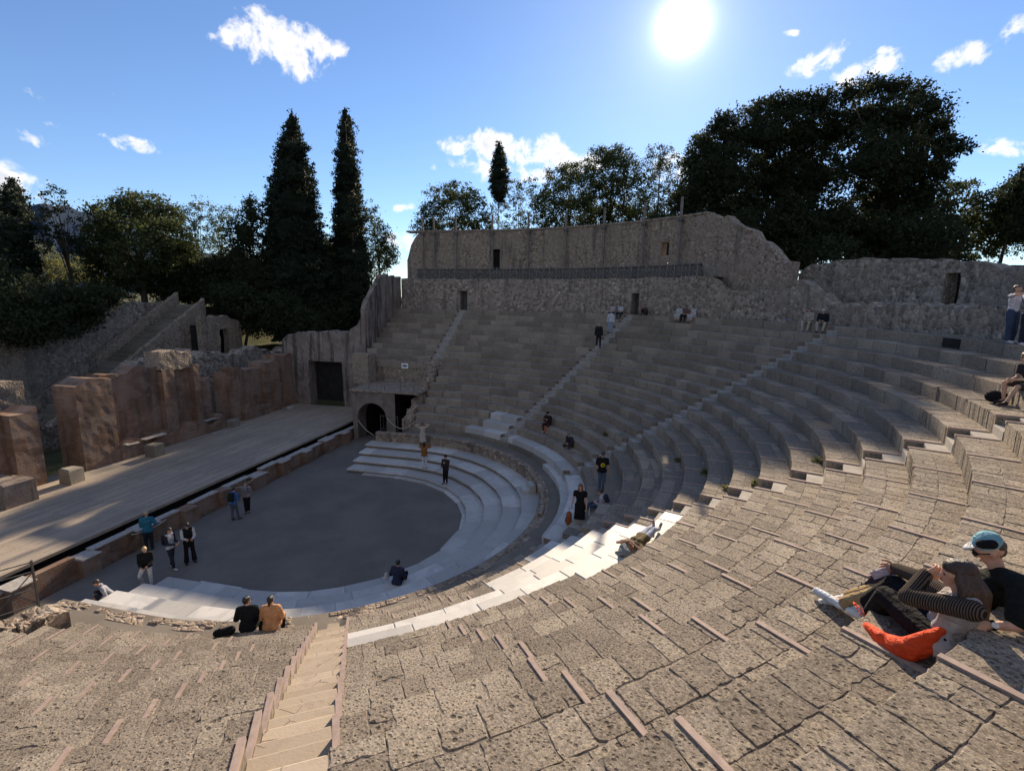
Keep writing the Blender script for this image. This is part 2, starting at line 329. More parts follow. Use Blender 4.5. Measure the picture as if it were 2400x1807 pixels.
def arc(r,a0,a1,n=None):
    n=n or max(2,int(abs(a1-a0)/1.5)); return [(r*math.cos(R(a0+(a1-a0)*i/n)),r*math.sin(R(a0+(a1-a0)*i/n))) for i in range(n+1)]
# horseshoe path: angle coordinate; beyond 180 or below 0 the curve runs straight (parallel to Y)
def HP(r,s):   # s in metres measured along radius-r curve from angle 0 (east); returns point and outward normal
    if s<0: return (r,s,1,0)
    if s>pi*r: return (-r,-(s-pi*r),-1,0)
    a=s/r; return (r*math.cos(a),r*math.sin(a),math.cos(a),math.sin(a))
def HPT(rref,s,r): # same station on another radius (offset along the normal)
    x,y,nx,ny=HP(rref,s); return (x+nx*(r-rref),y+ny*(r-rref))
# ------------------------------------------------------------------ theatre dimensions
R0=10.2734; H=.38342; D=.7
def TR(k): return R0+k*D
def TZ(k): return k*H
def PT(r,s,z=None):
    if s<0: p=(r,s/10)
    elif s>180: p=(-r,-(s-180)/10)
    else: p=(r*math.cos(R(s)),r*math.sin(R(s)))
    return p if z is None else (p[0],p[1],z)
def ul(r,s): return .1 if (s<0 or s>=180) else r*pi/180
STAIRS={'E':31.55,'D':70.2,'C':108.74,'B':147.31,'A':198.7}
SW=.71
def half(r,s): return (SW/2)/ul(r,s)
def segs(k,s0,s1,rr):
    out=[];a=s0
    for n,s in sorted(STAIRS.items(),key=lambda x:x[1]):
        if n=='A' and k<8: continue
        hw=half(rr,s)
        if s-hw>a and s-hw<s1: out.append((a,s-hw)); a=s+hw
    if a<s1: out.append((a,s1))
    return out
def fill(a,b,r,Lfn):
    o=[];s=a
    while s<b-1e-6:
        l=Lfn(s)/ul(r,s+.001); e=s+l
        if s<180<e: e=180.
        if s<0<e: e=0.
        if b-e<.28/ul(r,s+.001): e=b
        o.append((s,e)); s=e
    return o
def ringblk(mb,r0,r1,s0,s1,zb,zt,ch=.012,gap=.005,j=.006,r=None):
    g0=gap/ul(r0,s0+.01); q=lambda:random.uniform(-j,j)
    zt+=q()*.9
    A=[(r0+q()*1.3,s0+g0),(r1-gap,s0+g0),(r1-gap,s1-g0),(r0+q()*1.3,s1-g0)]   # cw/ccw seen from above
    t=[];b=[]
    for rr,ss in A:
        x,y=PT(rr,ss); x+=q()*.5; y+=q()*.5
        t.append((x,y,zt+q()*.5)); b.append((x,y,zb))
    mb.hexa(b,t,ch,r)
def roughblk(mb,r0,r1,s0,s1,zb,zt,gap=.003,front=True):
    """near block with a worn, slightly wavy outline"""
    g0=gap/ul(r0,s0+.01); s0+=g0; s1-=g0; r1-=gap; P=[]; m=5
    sk=random.uniform(-.012,.012)/ul(r0,40); q=lambda a=.007:random.uniform(-a,a)
    for i in range(m): P.append((r0+q(.011),s0+(s1-s0)*i/m+sk))
    for i in range(m): P.append((r0+(r1-r0)*i/m,s1+q(.008)/ul(r0,40)+sk*(1-i/m)))
    for i in range(m): P.append((r1+q(.006),s1+(s0-s1)*i/m))
    for i in range(m): P.append((r1+(r0-r1)*i/m,s0+q(.008)/ul(r0,40)+sk*i/m))
    P=[PT(*p) for p in P]; n=len(P); cx=sum(p[0] for p in P)/n; cy=sum(p[1] for p in P)/n
    tx,ty=q(.006),q(.006); V=[(x,y,zb) for x,y in P]; e=[random.uniform(.001,.008)+(random.uniform(.006,.02) if random.random()<.14 else 0) for _ in P]
    for c in (0,m,2*m,3*m): e[c]*=1.6
    V+=[(x,y,zt-e[i]+tx*(x-cx)+ty*(y-cy)) for i,(x,y) in enumerate(P)]
    for i,(x,y) in enumerate(P):
        l=math.hypot(cx-x,cy-y); f=e[i]*1.25/l; V.append((x+(cx-x)*f,y+(cy-y)*f,zt+tx*(x-cx)+ty*(y-cy)))
    F=[]
    for i in range(n):
        j=(i+1)%n; F.append((i,j,n+j,n+i)); F.append((n+i,n+j,2*n+j,2*n+i))
    F.append(tuple(range(2*n,3*n))); mb.add(V,F)
def marble_at(k,s):
    if k==0: return 75<s<163.2
    if k==1: return (s>150.5 and s<157.2) or 63<s<74
    if k==2: return (150.5<s<157.9) or 48.5<s<72
    return {3:46.3<s<70.5,4:32<s<69.6,5:32<s<67,6:50<s<69.2}.get(k,False)
bank=thing('theatre_seating','huge horseshoe of weathered tuff seating tiers rising round the orchestra','theatre')
def L_near(s): return random.uniform(.2,.46)
def L_far(s): return random.uniform(.85,1.35)
for k in range(0,19):
    r=TR(k); z=TZ(k); zb=z-H-.03
    s0=-6 if k<8 else -80; s1=193. if k<8 else 260.
    if k<8: s1=180+10+ (k%3)
    depth=D if k<18 else .85
    for a,b in segs(k,s0,s1,r+.3):
        nb=MB(); mbm=MB(); core=MB()
        # mortar bed
        n=max(1,int((b-a)/3)); cut=sorted(set([a+(b-a)*i/n for i in range(n+1)]+[x for x in (0.,180.) if a<x<b]))
        for p,q in zip(cut,cut[1:]):
            P=[PT(r+.03,p),PT(r+depth+.03,p),PT(r+depth+.03,q),PT(r+.03,q)]
            core.hexa([(x,y,zb) for x,y in P],[(x,y,z-(.009 if a<78 else .02)) for x,y in P],0,.5)
        # near, sunlit part: two rows of small blocks; far part: long slabs
        mid=78.
        for (x,y,near) in ([(a,min(b,mid),True)] if a<mid else [])+([(max(a,mid),b,False)] if b>mid else []):
            if y-x<.3: continue
            fd=random.uniform(.33,.40) if near else .44
            rows=[(r,r+fd),(r+fd,r+depth)]
            for ri,(ra,rb) in enumerate(rows):
                pts=fill(x,y,r,L_near if near else L_far)
                for p,q in pts:
                    mm=marble_at(k,(p+q)/2)
                    if mm: continue
                    u=random.random()
                    if near and u<.10 and ri==0:
                        c=(p+q)/2; rm=ra+(rb-ra)*.5
                        roughblk(nb,ra,rm,p,q,zb,z); roughblk(nb,rm,rb,p,q,z-.12,z)
                    elif near: roughblk(nb,ra,rb,p,q,zb if ri==0 else z-.14,z+random.uniform(-.003,.002),random.uniform(.0015,.0055))
                    else:
                        ringblk(nb,ra,rb,p,q,zb if ri==0 else z-.14,z+(random.uniform(-.006,.004) if near else random.uniform(-.02,.004)),.010 if near else .02,gap=random.uniform(.001,.005) if near else .013,j=.007 if near else .010)
        # marble slabs, one full-depth row
        for p,q in fill(a,b,r,lambda s:random.uniform(.8,1.5)):
            c=(p+q)/2
            if marble_at(k,c): ringblk(mbm,r-.02,r+depth,max(p,a),min(q,b),zb,z+.006,.014,.003,.003)
        t=nb.build('seat_row','tuff',bank) if nb.F else None
        if t is None: t=mbm.build('seat_row','marble',bank); mbm=MB()
        core.build('mortar_bed','mortar',t)
        if mbm.F: mbm.build('marble_slab','marble',t)
# stairways
for n,s in STAIRS.items():
    mb=MB()
    for k in range(8 if n=='A' else 0,19):
        r=TR(k); z=TZ(k); hw=half(r+.35,s)-.02
        if n=='E' or n=='D': ex=.0
        j=.002
        def stp(ra,rb,zt):
            P=[PT(ra,s-hw),PT(rb,s-hw),PT(rb,s+hw),PT(ra,s+hw)]
            if n=='E':   # worn, rounded nosing that dips a little to the front
                Q=[PT(ra+.03,s-hw),PT(ra+.03,s+hw)]; R_=[PT(ra+.008,s-hw),PT(ra+.008,s+hw)]; jj=random.uniform(-.006,.006)
                V=[P[0]+(z-H-.2,),P[3]+(z-H-.2,),P[0]+(zt-.040,),P[3]+(zt-.040,),R_[0]+(zt-.018,),R_[1]+(zt-.018,),Q[0]+(zt-.004,),Q[1]+(zt-.004+jj,),P[1]+(zt+.012,),P[2]+(zt+.012+jj,),P[1]+(z-H-.2,),P[2]+(z-H-.2,)]
                mb.add(V,[(0,1,3,2),(2,3,5,4),(4,5,7,6),(6,7,9,8),(8,9,11,10),(0,2,4,6,8,10),(1,11,9,7,5,3)])
            else: mb.hexa([(x,y,z-H-.25) for x,y in P],[(x,y,zt) for x,y in P],.012)
        if k<18:
            stp(r-.01,r+.36,z-H/2+.0); stp(r+.34,r+D-.0,z-.004)
        else: stp(r-.01,r+.36,z-H/2); stp(r+.34,r+.85,z-.004)
    if n in 'E':
        for i,(ra,zt) in enumerate([(TR(0)-.30,-.30),(TR(0)-.58,-.46)]):
            P=[PT(ra,s-hw),PT(TR(0)+.02,s-hw),PT(TR(0)+.02,s+hw),PT(ra,s+hw)]; mb.hexa([(x,y,-.7) for x,y in P],[(x,y,zt) for x,y in P],.01,.0)
    mb.build('stairway','stair' if n=='E' else 'step_stone',bank)
# metal dividers
strips=[]
def gridangles(k):
    if k<=2: return [38.4,45.3,52.2,59.1]
    if k<=10: return [39.9,45.85,51.8,57.75,63.7]
    if k<=14: return [38.8,44.,49.2,54.4,59.6,64.8]
    return [38.2,43.,47.9,52.7,57.5,62.4]
for k in range(0,18):
    for w in (0,1,-1):
        for a in gridangles(k):
            s=a+38.55*w
            if s<-5 or (w==1 and (k<3 or s>100)) : continue
            if w==0 and k<7 and marble_at(k,s): continue
            if w==-1 and k>13: continue
            strips.append((k,s,0))
    for st in 'DE':
        for sd in (-1,1):
            if st=='D' and k<3: continue
            strips.append((k,STAIRS[st]+sd*(half(TR(k)+.3,STAIRS[st])+.03/ul(TR(k),50)),1))
    if k>8:
        for sd in (-1,1): strips.append((k,STAIRS['C']+sd*half(TR(k)+.3,108.),1)) if False else None
def stripV(mb,k,s,e):
    r=TR(k); z=TZ(k); w=.055 if not e else .065; hw=w/2/ul(r+.3,s); ds=random.uniform(-.15,.15) if not e else 0
    hh=.016 if not e else .022
    P=[PT(r-.012,s-hw+ds),PT(r+.66,s-hw*.95+ds),PT(r+.66,s+hw*.95+ds),PT(r-.012,s+hw+ds)]
    mb.hexa([(x,y,z-.03) for x,y in P],[(x,y,z+hh) for x,y in P],.003)
def sdist(t):
    x,y,z=PT(TR(t[0])+.3,t[1],TZ(t[0])); v=np.array([x,y,z])-CAM; zc=v@_F
    if zc<.5: return 1e9
    u=1200+FPX*(v@_R)/zc; w=903.5-FPX*(v@_U)/zc
    return zc if (-20<u<2420 and -20<w<1830) else 1e6+zc
strips.sort(key=sdist); rest=MB()
strips=[t for t in strips if sdist(t)<1e6]
for i,t in enumerate(strips):
    if i<99:
        m_=MB(); stripV(m_,*t); m_.build('seat_divider','strip',bank)
    else: stripV(rest,*t)
o=rest.build('seat_dividers','strip',bank); o['kind']='stuff'
# bench foot k=-1 : low marble step in front of the first tier
mb=MB(); mb2=MB()
for p,q in fill(76.,122.,10.,lambda s:random.uniform(.7,1.2)): ringblk(mb,TR(0)-.36,TR(0)+.0,p,q,-.62,-.33,.012,.003,.004)
for p,q in fill(122.,190.,10.,lambda s:random.uniform(.7,1.2)): ringblk(mb2,TR(0)-.12,TR(0)+.0,p,q,-.62,-.33,.02,.004,.01)
o=mb.build('foot_step','marble',bank); o=mb2.build('foot_step','tuff_dark',bank)
# ------------------------------------------------------------------ orchestra, corridor, ground sheets
FZ=-2.05
def sheet(name,P,z,mat,n=1):
    o=mesh(name,[(x,y,z) for x,y in P],[tuple(range(len(P)))],mat); return struct(o)
fl=[PT(5.75,s) for s in np.linspace(-32,212,80)]
sheet('orchestra_floor',[(x,y) for x,y in ([(13.2,-6.2)]+[(13.2,-3.0)]+[PT(5.75,s) for s in np.linspace(-30,210,70)]+[(-13.2,-3.0),(-13.2,-6.2)])],FZ,'dirt')
mb=MB()
n=60
for i in range(n):
    a=-30+(190+32)*i/n; b=-30+(190+32)*(i+1)/n
    P=[PT(9.0,a),PT(TR(0)+.1,a),PT(TR(0)+.1,b),PT(9.0,b)]; mb.add([(x,y,-.6) for x,y in P],[(0,1,2,3)])
struct(mb.build('corridor_floor','corr'))
# low rubble wall between corridor and marble rows
def wtop(s): return -.60+.012*math.sin(s*3.1)+.05*float(np.clip((s-16)/4,0,1))
wp=[PT(9.08,s) for s in list(np.arange(-30,0,6))+list(np.arange(0,181,3))+list(np.arange(182,211,7))]
tag(wall('corridor_wall',wp,.34,-1.2,wtop,'rubble_fine',side=-1,step=.3,jit=.012,dz=.2),'low curved rubble wall between marble rows and the earth corridor','wall')
# cap stones with a ragged rim
mb=MB()
for p,q in fill(-29.,209.,9.1,lambda s:random.uniform(.16,.4)): ringblk(mb,9.03+random.uniform(-.04,.04),9.24+random.uniform(-.07,.07),p,q,-.66,(-.585 if p<85 else -.50)+random.uniform(-.02,.02),.018,.006,.014)
mb.build('coping_stone','rubble_fine',bpy.data.objects['corridor_wall'])
# marble rows of the orchestra
ima=thing('marble_rows','four broad pale marble rows curving round the orchestra floor','seating')
IM=[(5.78,-1.84,6.62),(6.60,-1.60,7.45),(7.43,-1.36,8.30),(8.28,-1.12,9.10)]
for i,(ra,z,rb) in enumerate(IM):
    mb=MB(); core=MB()
    e=31+i*.7
    for p,q in fill(-e,180+e,ra,lambda s:random.uniform(.9,1.7)):
        rr=random.random()**1.6
        ringblk(mb,ra-.03,rb+.04,p,q,z-.10,z,.018,.002,.004,rr)
    for p,q in fill(-e+.5,180+e-.5,ra,lambda s:.8):
        ringblk(core,ra+.03,rb,p,q,-2.2,z-.09,.0,.0,.0,.4)
    t=mb.build('marble_tread','marble',ima); core.build('riser','tuff_dark',t)
for p,q in fill(-20,200,5.5,lambda s:random.uniform(1.0,1.8)):
    mb=MB()
    if random.random()<.85: ringblk(mb,5.5+random.uniform(-.03,.06),5.86,p,q,-2.2,FZ+.06,.01,.004,.006); mb.build('kerb_slab','marble',ima)
def block_steps(s,label):
    t=MB(); 
    for (ra,rb,zt) in ((8.42,8.74,-.93),(8.72,9.04,-.72)):
        hw=.30/ul(8.7,s); P=[PT(ra,s-hw),PT(rb,s-hw),PT(rb,s+hw),PT(ra,s+hw)]
        t.hexa([(x,y,-1.125) for x,y in P],[(x,y,zt) for x,y in P],.012)
    o=t.build('step_block','marble'); tag(o,label,'steps')
block_steps(113.,'small white two-step marble block against the corridor wall')
# ------------------------------------------------------------------ upper walls
def S_of(r,a,a_start): return abs(a-a_start)*pi/180*r
r1=23.72
def s1(a): return (a_start1-a)*pi/180*r1
# first wall: west end (straight part) to 132 deg, full height; then drops to a ledge and a low wall
a_start1=180.; strt=7.9
path=[(-r1,-strt)]+[(-r1,-strt+i) for i in range(1,int(strt)+1)]+arc(r1,180,60,80)
tot1=lambda a: strt+(180-a)*pi/180*r1
def top1(s):
    if s<tot1(133): return 9.62+.03*math.sin(s*2)
    if s<tot1(130): return 9.6-(s-tot1(133))/(tot1(130)-tot1(133))*.95
    if s<tot1(119): return 8.66
    if s<tot1(117): return 9.15
    if s<tot1(112): return 9.15-(s-tot1(117))/(tot1(112)-tot1(117))*1.2+.1*math.sin(s*5)
    return 7.95+.07*math.sin(s*4.3)+.05*math.sin(s*9)
dA=strt-1.93; dB=tot1(147.3)
w1=tag(wall('lower_back_wall',path,.7,6.6,top1,'rubble',side=1,holes=[(dA-.34,dA+.34,6.6,8.58),(dB-.34,dB+.34,6.6,8.5)],step=.45,jit=.025,dz=.35),'long curved rubble wall behind the top seating tier with two narrow doorways','wall')
for nm,(x,y,nx,ny) in {'a':(-r1,-1.93,-1,0),'b':(r1*math.cos(R(147.3)),r1*math.sin(R(147.3)),math.cos(R(147.3)),math.sin(R(147.3)))}.items():
    mb=MB(); tx,ty=-ny,nx; c=(x+nx*.75,y+ny*.75)
    P=[(c[0]-tx*.5,c[1]-ty*.5),(c[0]+tx*.5,c[1]+ty*.5),(c[0]+tx*.5+nx*.1,c[1]+ty*.5+ny*.1),(c[0]-tx*.5+nx*.1,c[1]-ty*.5+ny*.1)]
    mb.hexa([(a,b,6.6) for a,b in P],[(a,b,8.8) for a,b in P]); mb.build('door_shade_panel','iron',w1)  # dark panel closing the doorway, standing in for its shaded depth
# terrace on top of it
mb=MB()
for i in range(50):
    a=198-(198-133)*i/50; b=198-(198-133)*(i+1)/50
    a_,b_=[ (180+(q-180)*4.2 if q>180 else q) for q in (a,b)]
    P=[PT(r1+.5,b_),PT(26.2,b_),PT(26.2,a_),PT(r1+.5,a_)]; mb.add([(x,y,9.58) for x,y in P],[(0,1,2,3)])
struct(mb.build('terrace_path','corr'))
r2=25.3; s2=7.4
s2=8.0
path=[(-r2,-s2)]+[(-r2,-s2+i) for i in range(1,int(s2)+1)]+arc(r2,180,122.6,50)
tot2=lambda a:s2+(180-a)*pi/180*r2
def top2(s):
    if s<1.3: return float(np.interp(s,[0,.3,.6,1.3],[11.3,12.4,13.1,13.85]))
    if s<tot2(137.5): return 13.9+.04*math.sin(s*1.7)+.02*math.sin(s*6)
    t=(s-tot2(137.5))/(tot2(123.2)-tot2(137.5)); t=min(max(t,0),1)
    return 13.85-3.7*t**1.6+.12*math.sin(s*4)+.08*math.sin(s*9.1)
wB=tot2(144.3); wA=tot2(183.5) if False else s2-1.6
w2=tag(wall('upper_back_wall',path,.8,7.0,top2,'rubble_fine',side=1,holes=[(wB-.33,wB+.33,11.3,12.25),(s2+.25,s2+.95,10.4,12.3)],step=.4,jit=.03,dz=.35),'tall ruined brick and rubble wall crowning the theatre, sloping down at its right end','wall')
mb=MB()
for i in range(60):
    s=i*.5; 
    if s>tot2(137.5): break
    x0=s; a=180-(s-s2)/r2*180/pi if s>s2 else None
    def pp(s,o):
        if s<=s2: return (-r2-o,-s2+s)
        q=180-(s-s2)/r2*180/pi; return ((r2+o)*math.cos(R(q)),(r2+o)*math.sin(R(q)))
    P=[pp(s,-.08),pp(s,.9),pp(s+.52,.9),pp(s+.52,-.08)]; mb.hexa([(x,y,13.86) for x,y in P][::-1],[(x,y,14.0) for x,y in P][::-1],.02)
mb.build('coping','rubble_fine',w2)
mb=MB(); mb.box(-26.0,-25.85,-.6,1.4,9.6,12.6); mb.build('opening_shade_panel','dark',w2)  # black panel put behind the opening in place of a shaded depth
# dark strip added before the upper wall, painting the shade at its foot
wl=tag(wall('wall_foot_shade',[(-24.9,-6.8),(-24.9,0)]+arc(24.9,178,137,34),.3,9.3,10.55,'rubble_shade',side=1,step=.6,jit=.02,dz=.4),'dark band painted as shade at the foot of the upper wall behind the railing','wall')
pa=[-6.3,-5.2,-3.1,179.3,171.7,163.9,156.1,148.2,141.3]
for i,a in enumerate(pa):
    def q(o,t=0):
        if a<0: return (-r2+o,a+t)
        return ((r2-o)*math.cos(R(a))-t*math.sin(R(a)),(r2-o)*math.sin(R(a))+t*math.cos(R(a)))
    mb=MB(); x,y=q(.28); e=thing('awning_post','slim weathered awning post bracketed to the upper wall, %s from the left'%['first','second','third','fourth','fifth','sixth','seventh','eighth','ninth'][i],'post',(0,0,0),0,'awning posts along the upper wall')
    P=lambda w,z:[(q(.28-w,-w)[0],q(.28-w,-w)[1],z),(q(.28-w,w)[0],q(.28-w,w)[1],z),(q(.28+w,w)[0],q(.28+w,w)[1],z),(q(.28+w,-w)[0],q(.28+w,-w)[1],z)][::-1]
    mb.hexa(P(.08,9.6),P(.07,15.2)); mb.build('pole','steel',e)
    mb=MB(); mb.hexa([(a_,b_,9.58) for a_,b_,_ in P(.15,0)],[(a_,b_,9.7) for a_,b_,_ in P(.15,0)]); mb.build('base_plate','iron',e); mb=MB(); mb.hexa(P(.16,13.55),P(.16,13.72))
    x2,y2=q(-.02); mb.bar((x,y,13.62),(x2,y2,13.62),.06); mb.build('bracket','iron',e)
# railing on the ledge
rl=thing('iron_railing','long dark iron railing with crossed panels along the terrace edge','railing')
rp=[(-23.95,-7.2+i*1.45) for i in range(5)]+arc(23.95,179,131.5,33)
mb=MB(); mc=MB()
for a,b in zip(rp,rp[1:]):
    for z in (10.6,10.25,9.75): mc.bar((a[0],a[1],z),(b[0],b[1],z),.022)
    mb.bar((a[0],a[1],9.55),(a[0],a[1],10.62),.035)
    m2=((a[0]+b[0])/2,(a[1]+b[1])/2); mc.bar((m2[0],m2[1],9.75),(m2[0],m2[1],10.25),.018)
    mc.bar((a[0],a[1],9.75),(m2[0],m2[1],10.25),.016); mc.bar((a[0],a[1],10.25),(m2[0],m2[1],9.75),.016)
    mc.bar((m2[0],m2[1],9.75),(b[0],b[1],10.25),.016); mc.bar((m2[0],m2[1],10.25),(b[0],b[1],9.75),.016)
mb.build('posts','rail',rl); mc.build('rails','rail',rl)
# ruined wall on the right behind the corridor
r3=27.
def top3(s):
    a=124.2-s/r3*180/pi
    return float(np.interp(-a,[-124.2,-123,-117,-110,-105,-100,-90,-62],[9.7,10.2,10.36,10.12,9.85,9.45,9.2,9.]))+.05*math.sin(s*3.3)+.03*math.sin(s*8)
sa=lambda a:(124.2-a)*pi/180*r3
w3=tag(wall('ruined_wall',arc(r3,124.2,62,50),.6,7.0,top3,'rubble',side=1,holes=[(sa(106.2),sa(104.6),7.0,9.35)],step=.4,jit=.04,dz=.4),'ruined rubble wall with a gap doorway beneath the big trees at right','wall')
mb=MB()
for a,b in zip(arc(r1+.6,132,60,40),arc(r1+.6,132,60,40)[1:]):
    f=27.1/(r1+.6); P=[a,(a[0]*f,a[1]*f),(b[0]*f,b[1]*f),b]; mb.add([(x,y,7.75) for x,y in P][::-1],[(0,1,2,3)])
struct(mb.build('upper_walkway','corr'))
mb=MB(); q0=arc(27.9,109,102,6)
for a,b in zip(q0,q0[1:]): mb.hexa([(a[0],a[1],7.),(b[0],b[1],7.),(b[0]*1.02,b[1]*1.02,7.),(a[0]*1.02,a[1]*1.02,7.)],[(a[0],a[1],9.6),(b[0],b[1],9.6),(b[0]*1.02,b[1]*1.02,9.6),(a[0]*1.02,a[1]*1.02,9.6)])
mb.build('dark_gap_backing','rubble_shade',w3)  # dark wall added behind the gap so that the doorway reads dark
# missing block in the top tier, its shaded hole painted as a thin dark plate
mb=MB(); s=92.; hw=.42/ul(22.9,s); P=[PT(22.84,s-hw),PT(22.87,s-hw),PT(22.87,s+hw),PT(22.84,s+hw)]
mb.hexa([(x,y,6.55) for x,y in P],[(x,y,6.87) for x,y in P]); mb.build('dark_patch','dark',bank)
# sloping end wall of the seating on the left
def topa(s): # s from x=-17.3 to -24
    X=[0,.15,.6,1.5,2.5,3.1,3.6,4.9,7.3]; Z=[6.9,7.1,7.75,8.5,9.35,9.85,9.8,9.72,9.7]
    return float(np.interp(s,X,Z))+.09*math.sin(s*5.1)+.07*math.sin(s*11.3)
w4=tag(wall('sloping_end_wall',[(-17.3,-8.05),(-24.,-8.05)],.4,-2.,topa,'plaster',side=1,step=.28,jit=.03,dz=.4),'jagged plastered end wall stepping down from the upper terrace beside the left seats','wall')
# ------------------------------------------------------------------ gateway under the left box
gate=thing('arched_gateway','brick gateway with a round arch beside the left end of the stage','gateway')
V=[];F=[];UV=[]
X=-12.; y0,y1=-6.3,-3.05; za=1.42
def archz(y): 
    c=-4.83; rr=1.13; t=(y-c)/rr
    return -.50+math.sqrt(max(0,1-t*t))*rr*1.0 if abs(t)<1 else None
ys=sorted(set(list(np.linspace(y0,-5.96,3))+list(np.linspace(-5.96,-3.7,25))+list(np.linspace(-3.7,y1,4))))
for a,b in zip(ys,ys[1:]):
    m_=(a+b)/2; z=archz(m_) 
    za0=archz(a) ; zb0=archz(b); inside=abs(m_+4.83)<1.13
    la=(za0 if za0 is not None else -.5) if inside else FZ-.1; lb=(zb0 if zb0 is not None else -.5) if inside else FZ-.1
    bse=len(V); V+=[(X,a,la),(X,b,lb),(X,b,za),(X,a,za),(X-1.2,a,la),(X-1.2,b,lb)]; F.append((bse,bse+1,bse+2,bse+3)); UV+=[(a,la),(b,lb),(b,za),(a,za)]
    F.append((bse,bse+4,bse+5,bse+1)); UV+=[(0,a),(1.2,a),(1.2,b),(0,b)]
for y in (-5.96,-3.7):
    bse=len(V); V+=[(X,y,FZ-.1),(X-1.2,y,FZ-.1),(X-1.2,y,-.5),(X,y,-.5)]; F.append((bse,bse+1,bse+2,bse+3)); UV+=[(0,0),(1.2,0),(1.2,1.5),(0,1.5)]
bse=len(V); V+=[(X,y0,FZ-.1),(X,y0,za),(X-2.8,y0-.0,za),(X-2.8,y0,FZ-.1)]; F.append((bse,bse+1,bse+2,bse+3)); UV+=[(0,-2),(0,za),(2.8,za),(2.8,-2)]
mesh('arch_front','x' and 'brick_grey' and None or None,None) if False else mesh('arch_front',V,F,'brick_grey',gate,False,UV)
mb=MB(); mb.box(X-9,X+.12,y0-.15,-1.2,za,za+.14,.02); mb.build('terrace_slab','rubble_fine',gate)
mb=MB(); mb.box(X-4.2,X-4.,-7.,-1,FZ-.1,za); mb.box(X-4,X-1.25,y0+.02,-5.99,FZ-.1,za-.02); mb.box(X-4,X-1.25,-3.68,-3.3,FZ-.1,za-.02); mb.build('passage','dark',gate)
# rubble slope beside the lower tiers
mb=MB()
for i in range(90):
    t=random.random(); x=-10.9-t*5.6; z=-.2+t*3.4+random.uniform(-.1,.15); y=-1.55+random.uniform(-.22,.2); q=random.uniform(.12,.3)
    mb.box(x-q,x+q,y-q*.8,y+q*.8,z-1.,z+q*.6,.04,None,.06)
for i in range(14):
    t=i/14; x=-10.7-t*6; mb.box(x-.45,x,-1.9,-1.3,-2.1,-.15+t*3.4,.04,None,.03)
tag(mb.build('stepped_rubble_wall','rubble_fine'),'stepped rubble wall climbing beside the ends of the lower tiers','wall')
# thin balustrade on that box, with a notice and posts
bal=thing('box_railing','thin iron railing round the box above the arched gateway','railing')
mb=MB(); 
for a,b in zip([(-12.,-6.2),(-12.,-5.),(-12.,-3.8),(-12.,-2.6),(-12.,-1.6)],[(-12.,-5.),(-12.,-3.8),(-12.,-2.6),(-12.,-1.6),(-12.,-1.6)]):
    mb.bar((a[0],a[1],1.55),(a[0],a[1],2.5),.022)
    if a!=b:
        for z in (2.48,2.0): mb.bar((a[0],a[1],z),(b[0],b[1],z),.016)
mb.bar((-12.,-6.2,2.48),(-14.6,-6.2,2.48),.018); mb.build('rails','iron',bal)
nt_=thing('notice_board','small white notice board on a stake on the box floor','sign',(-13.4,-2.9,1.56))
mb=MB(); mb.bar((0,0,0),(0,0,1.7),.02); mb.build('stake','iron',nt_)
MAT['paper']=plain('paper',(.75,.76,.78),.6); MAT['ink']=plain('ink',(.12,.14,.2),.6)
mb=MB(); mb.box(-.01,.02,-.24,.24,1.42,1.78); mb.build('board','paper',nt_); mb=MB(); mb.box(.021,.024,-.16,.16,1.52,1.68); mb.build('printed_panel','ink',nt_)
# pier + low wall at the back of the box
mb=MB(); mb.box(-15.5,-14.4,-7.6,-6.3,1.5,3.75,.03,None,.02); tag(mb.build('square_pier','brick_grey' and 'rubble_fine'),'square masonry pier at the outer corner of the gateway box','pier')
tag(wall('box_back_wall',[(-15.95,-1.2),(-15.95,-8.)],.4,1.4,lambda s:3.15+.06*math.sin(5*s),'rubble_fine',side=-1,step=.4,jit=.03,dz=.3),'rubble wall at the back of the box below the upper left seats','wall')
# rope and little gate in front of the arch
t=thing('barrier_gate','low dark iron gate standing on the corridor end beside the arch','gate')
mb=MB()
for y in (-2.9,-1.7): mb.bar((-9.6,y,-.6),(-9.6,y,.45),.03)
for z in (.42,-.45): mb.bar((-9.6,-2.9,z),(-9.6,-1.7,z),.02)
for i in range(7): mb.bar((-9.6,-2.9+i*.2,-.45),(-9.6,-2.9+i*.2,.42),.012)
mb.bar((-9.6,-2.9,-.45),(-9.6,-1.7,.42),.014); mb.build('gate_frame','iron',t)
def rope(name,a,b,sag,label,rad=.022,group='drooping rope barriers'):
    a=Vector(a);b=Vector(b); P=[a.lerp(b,i/14)-Vector((0,0,sag*4*(i/14)*(1-i/14))) for i in range(15)]
    mb=MB(); mb.tube(P,rad,6); o=mb.build(name,'rope',None,True); tag(o,label,'rope',group)
rope('barrier_rope',(-9.55,-2.4,.30),(-9.6,-.6,.15),.55,'pale rope drooping across the dark gate beside the arch')
rope('barrier_rope',(-11.8,-5.8,-.6),(-9.9,-3.6,-1.0),.15,'pale rope hanging in front of the round arch')
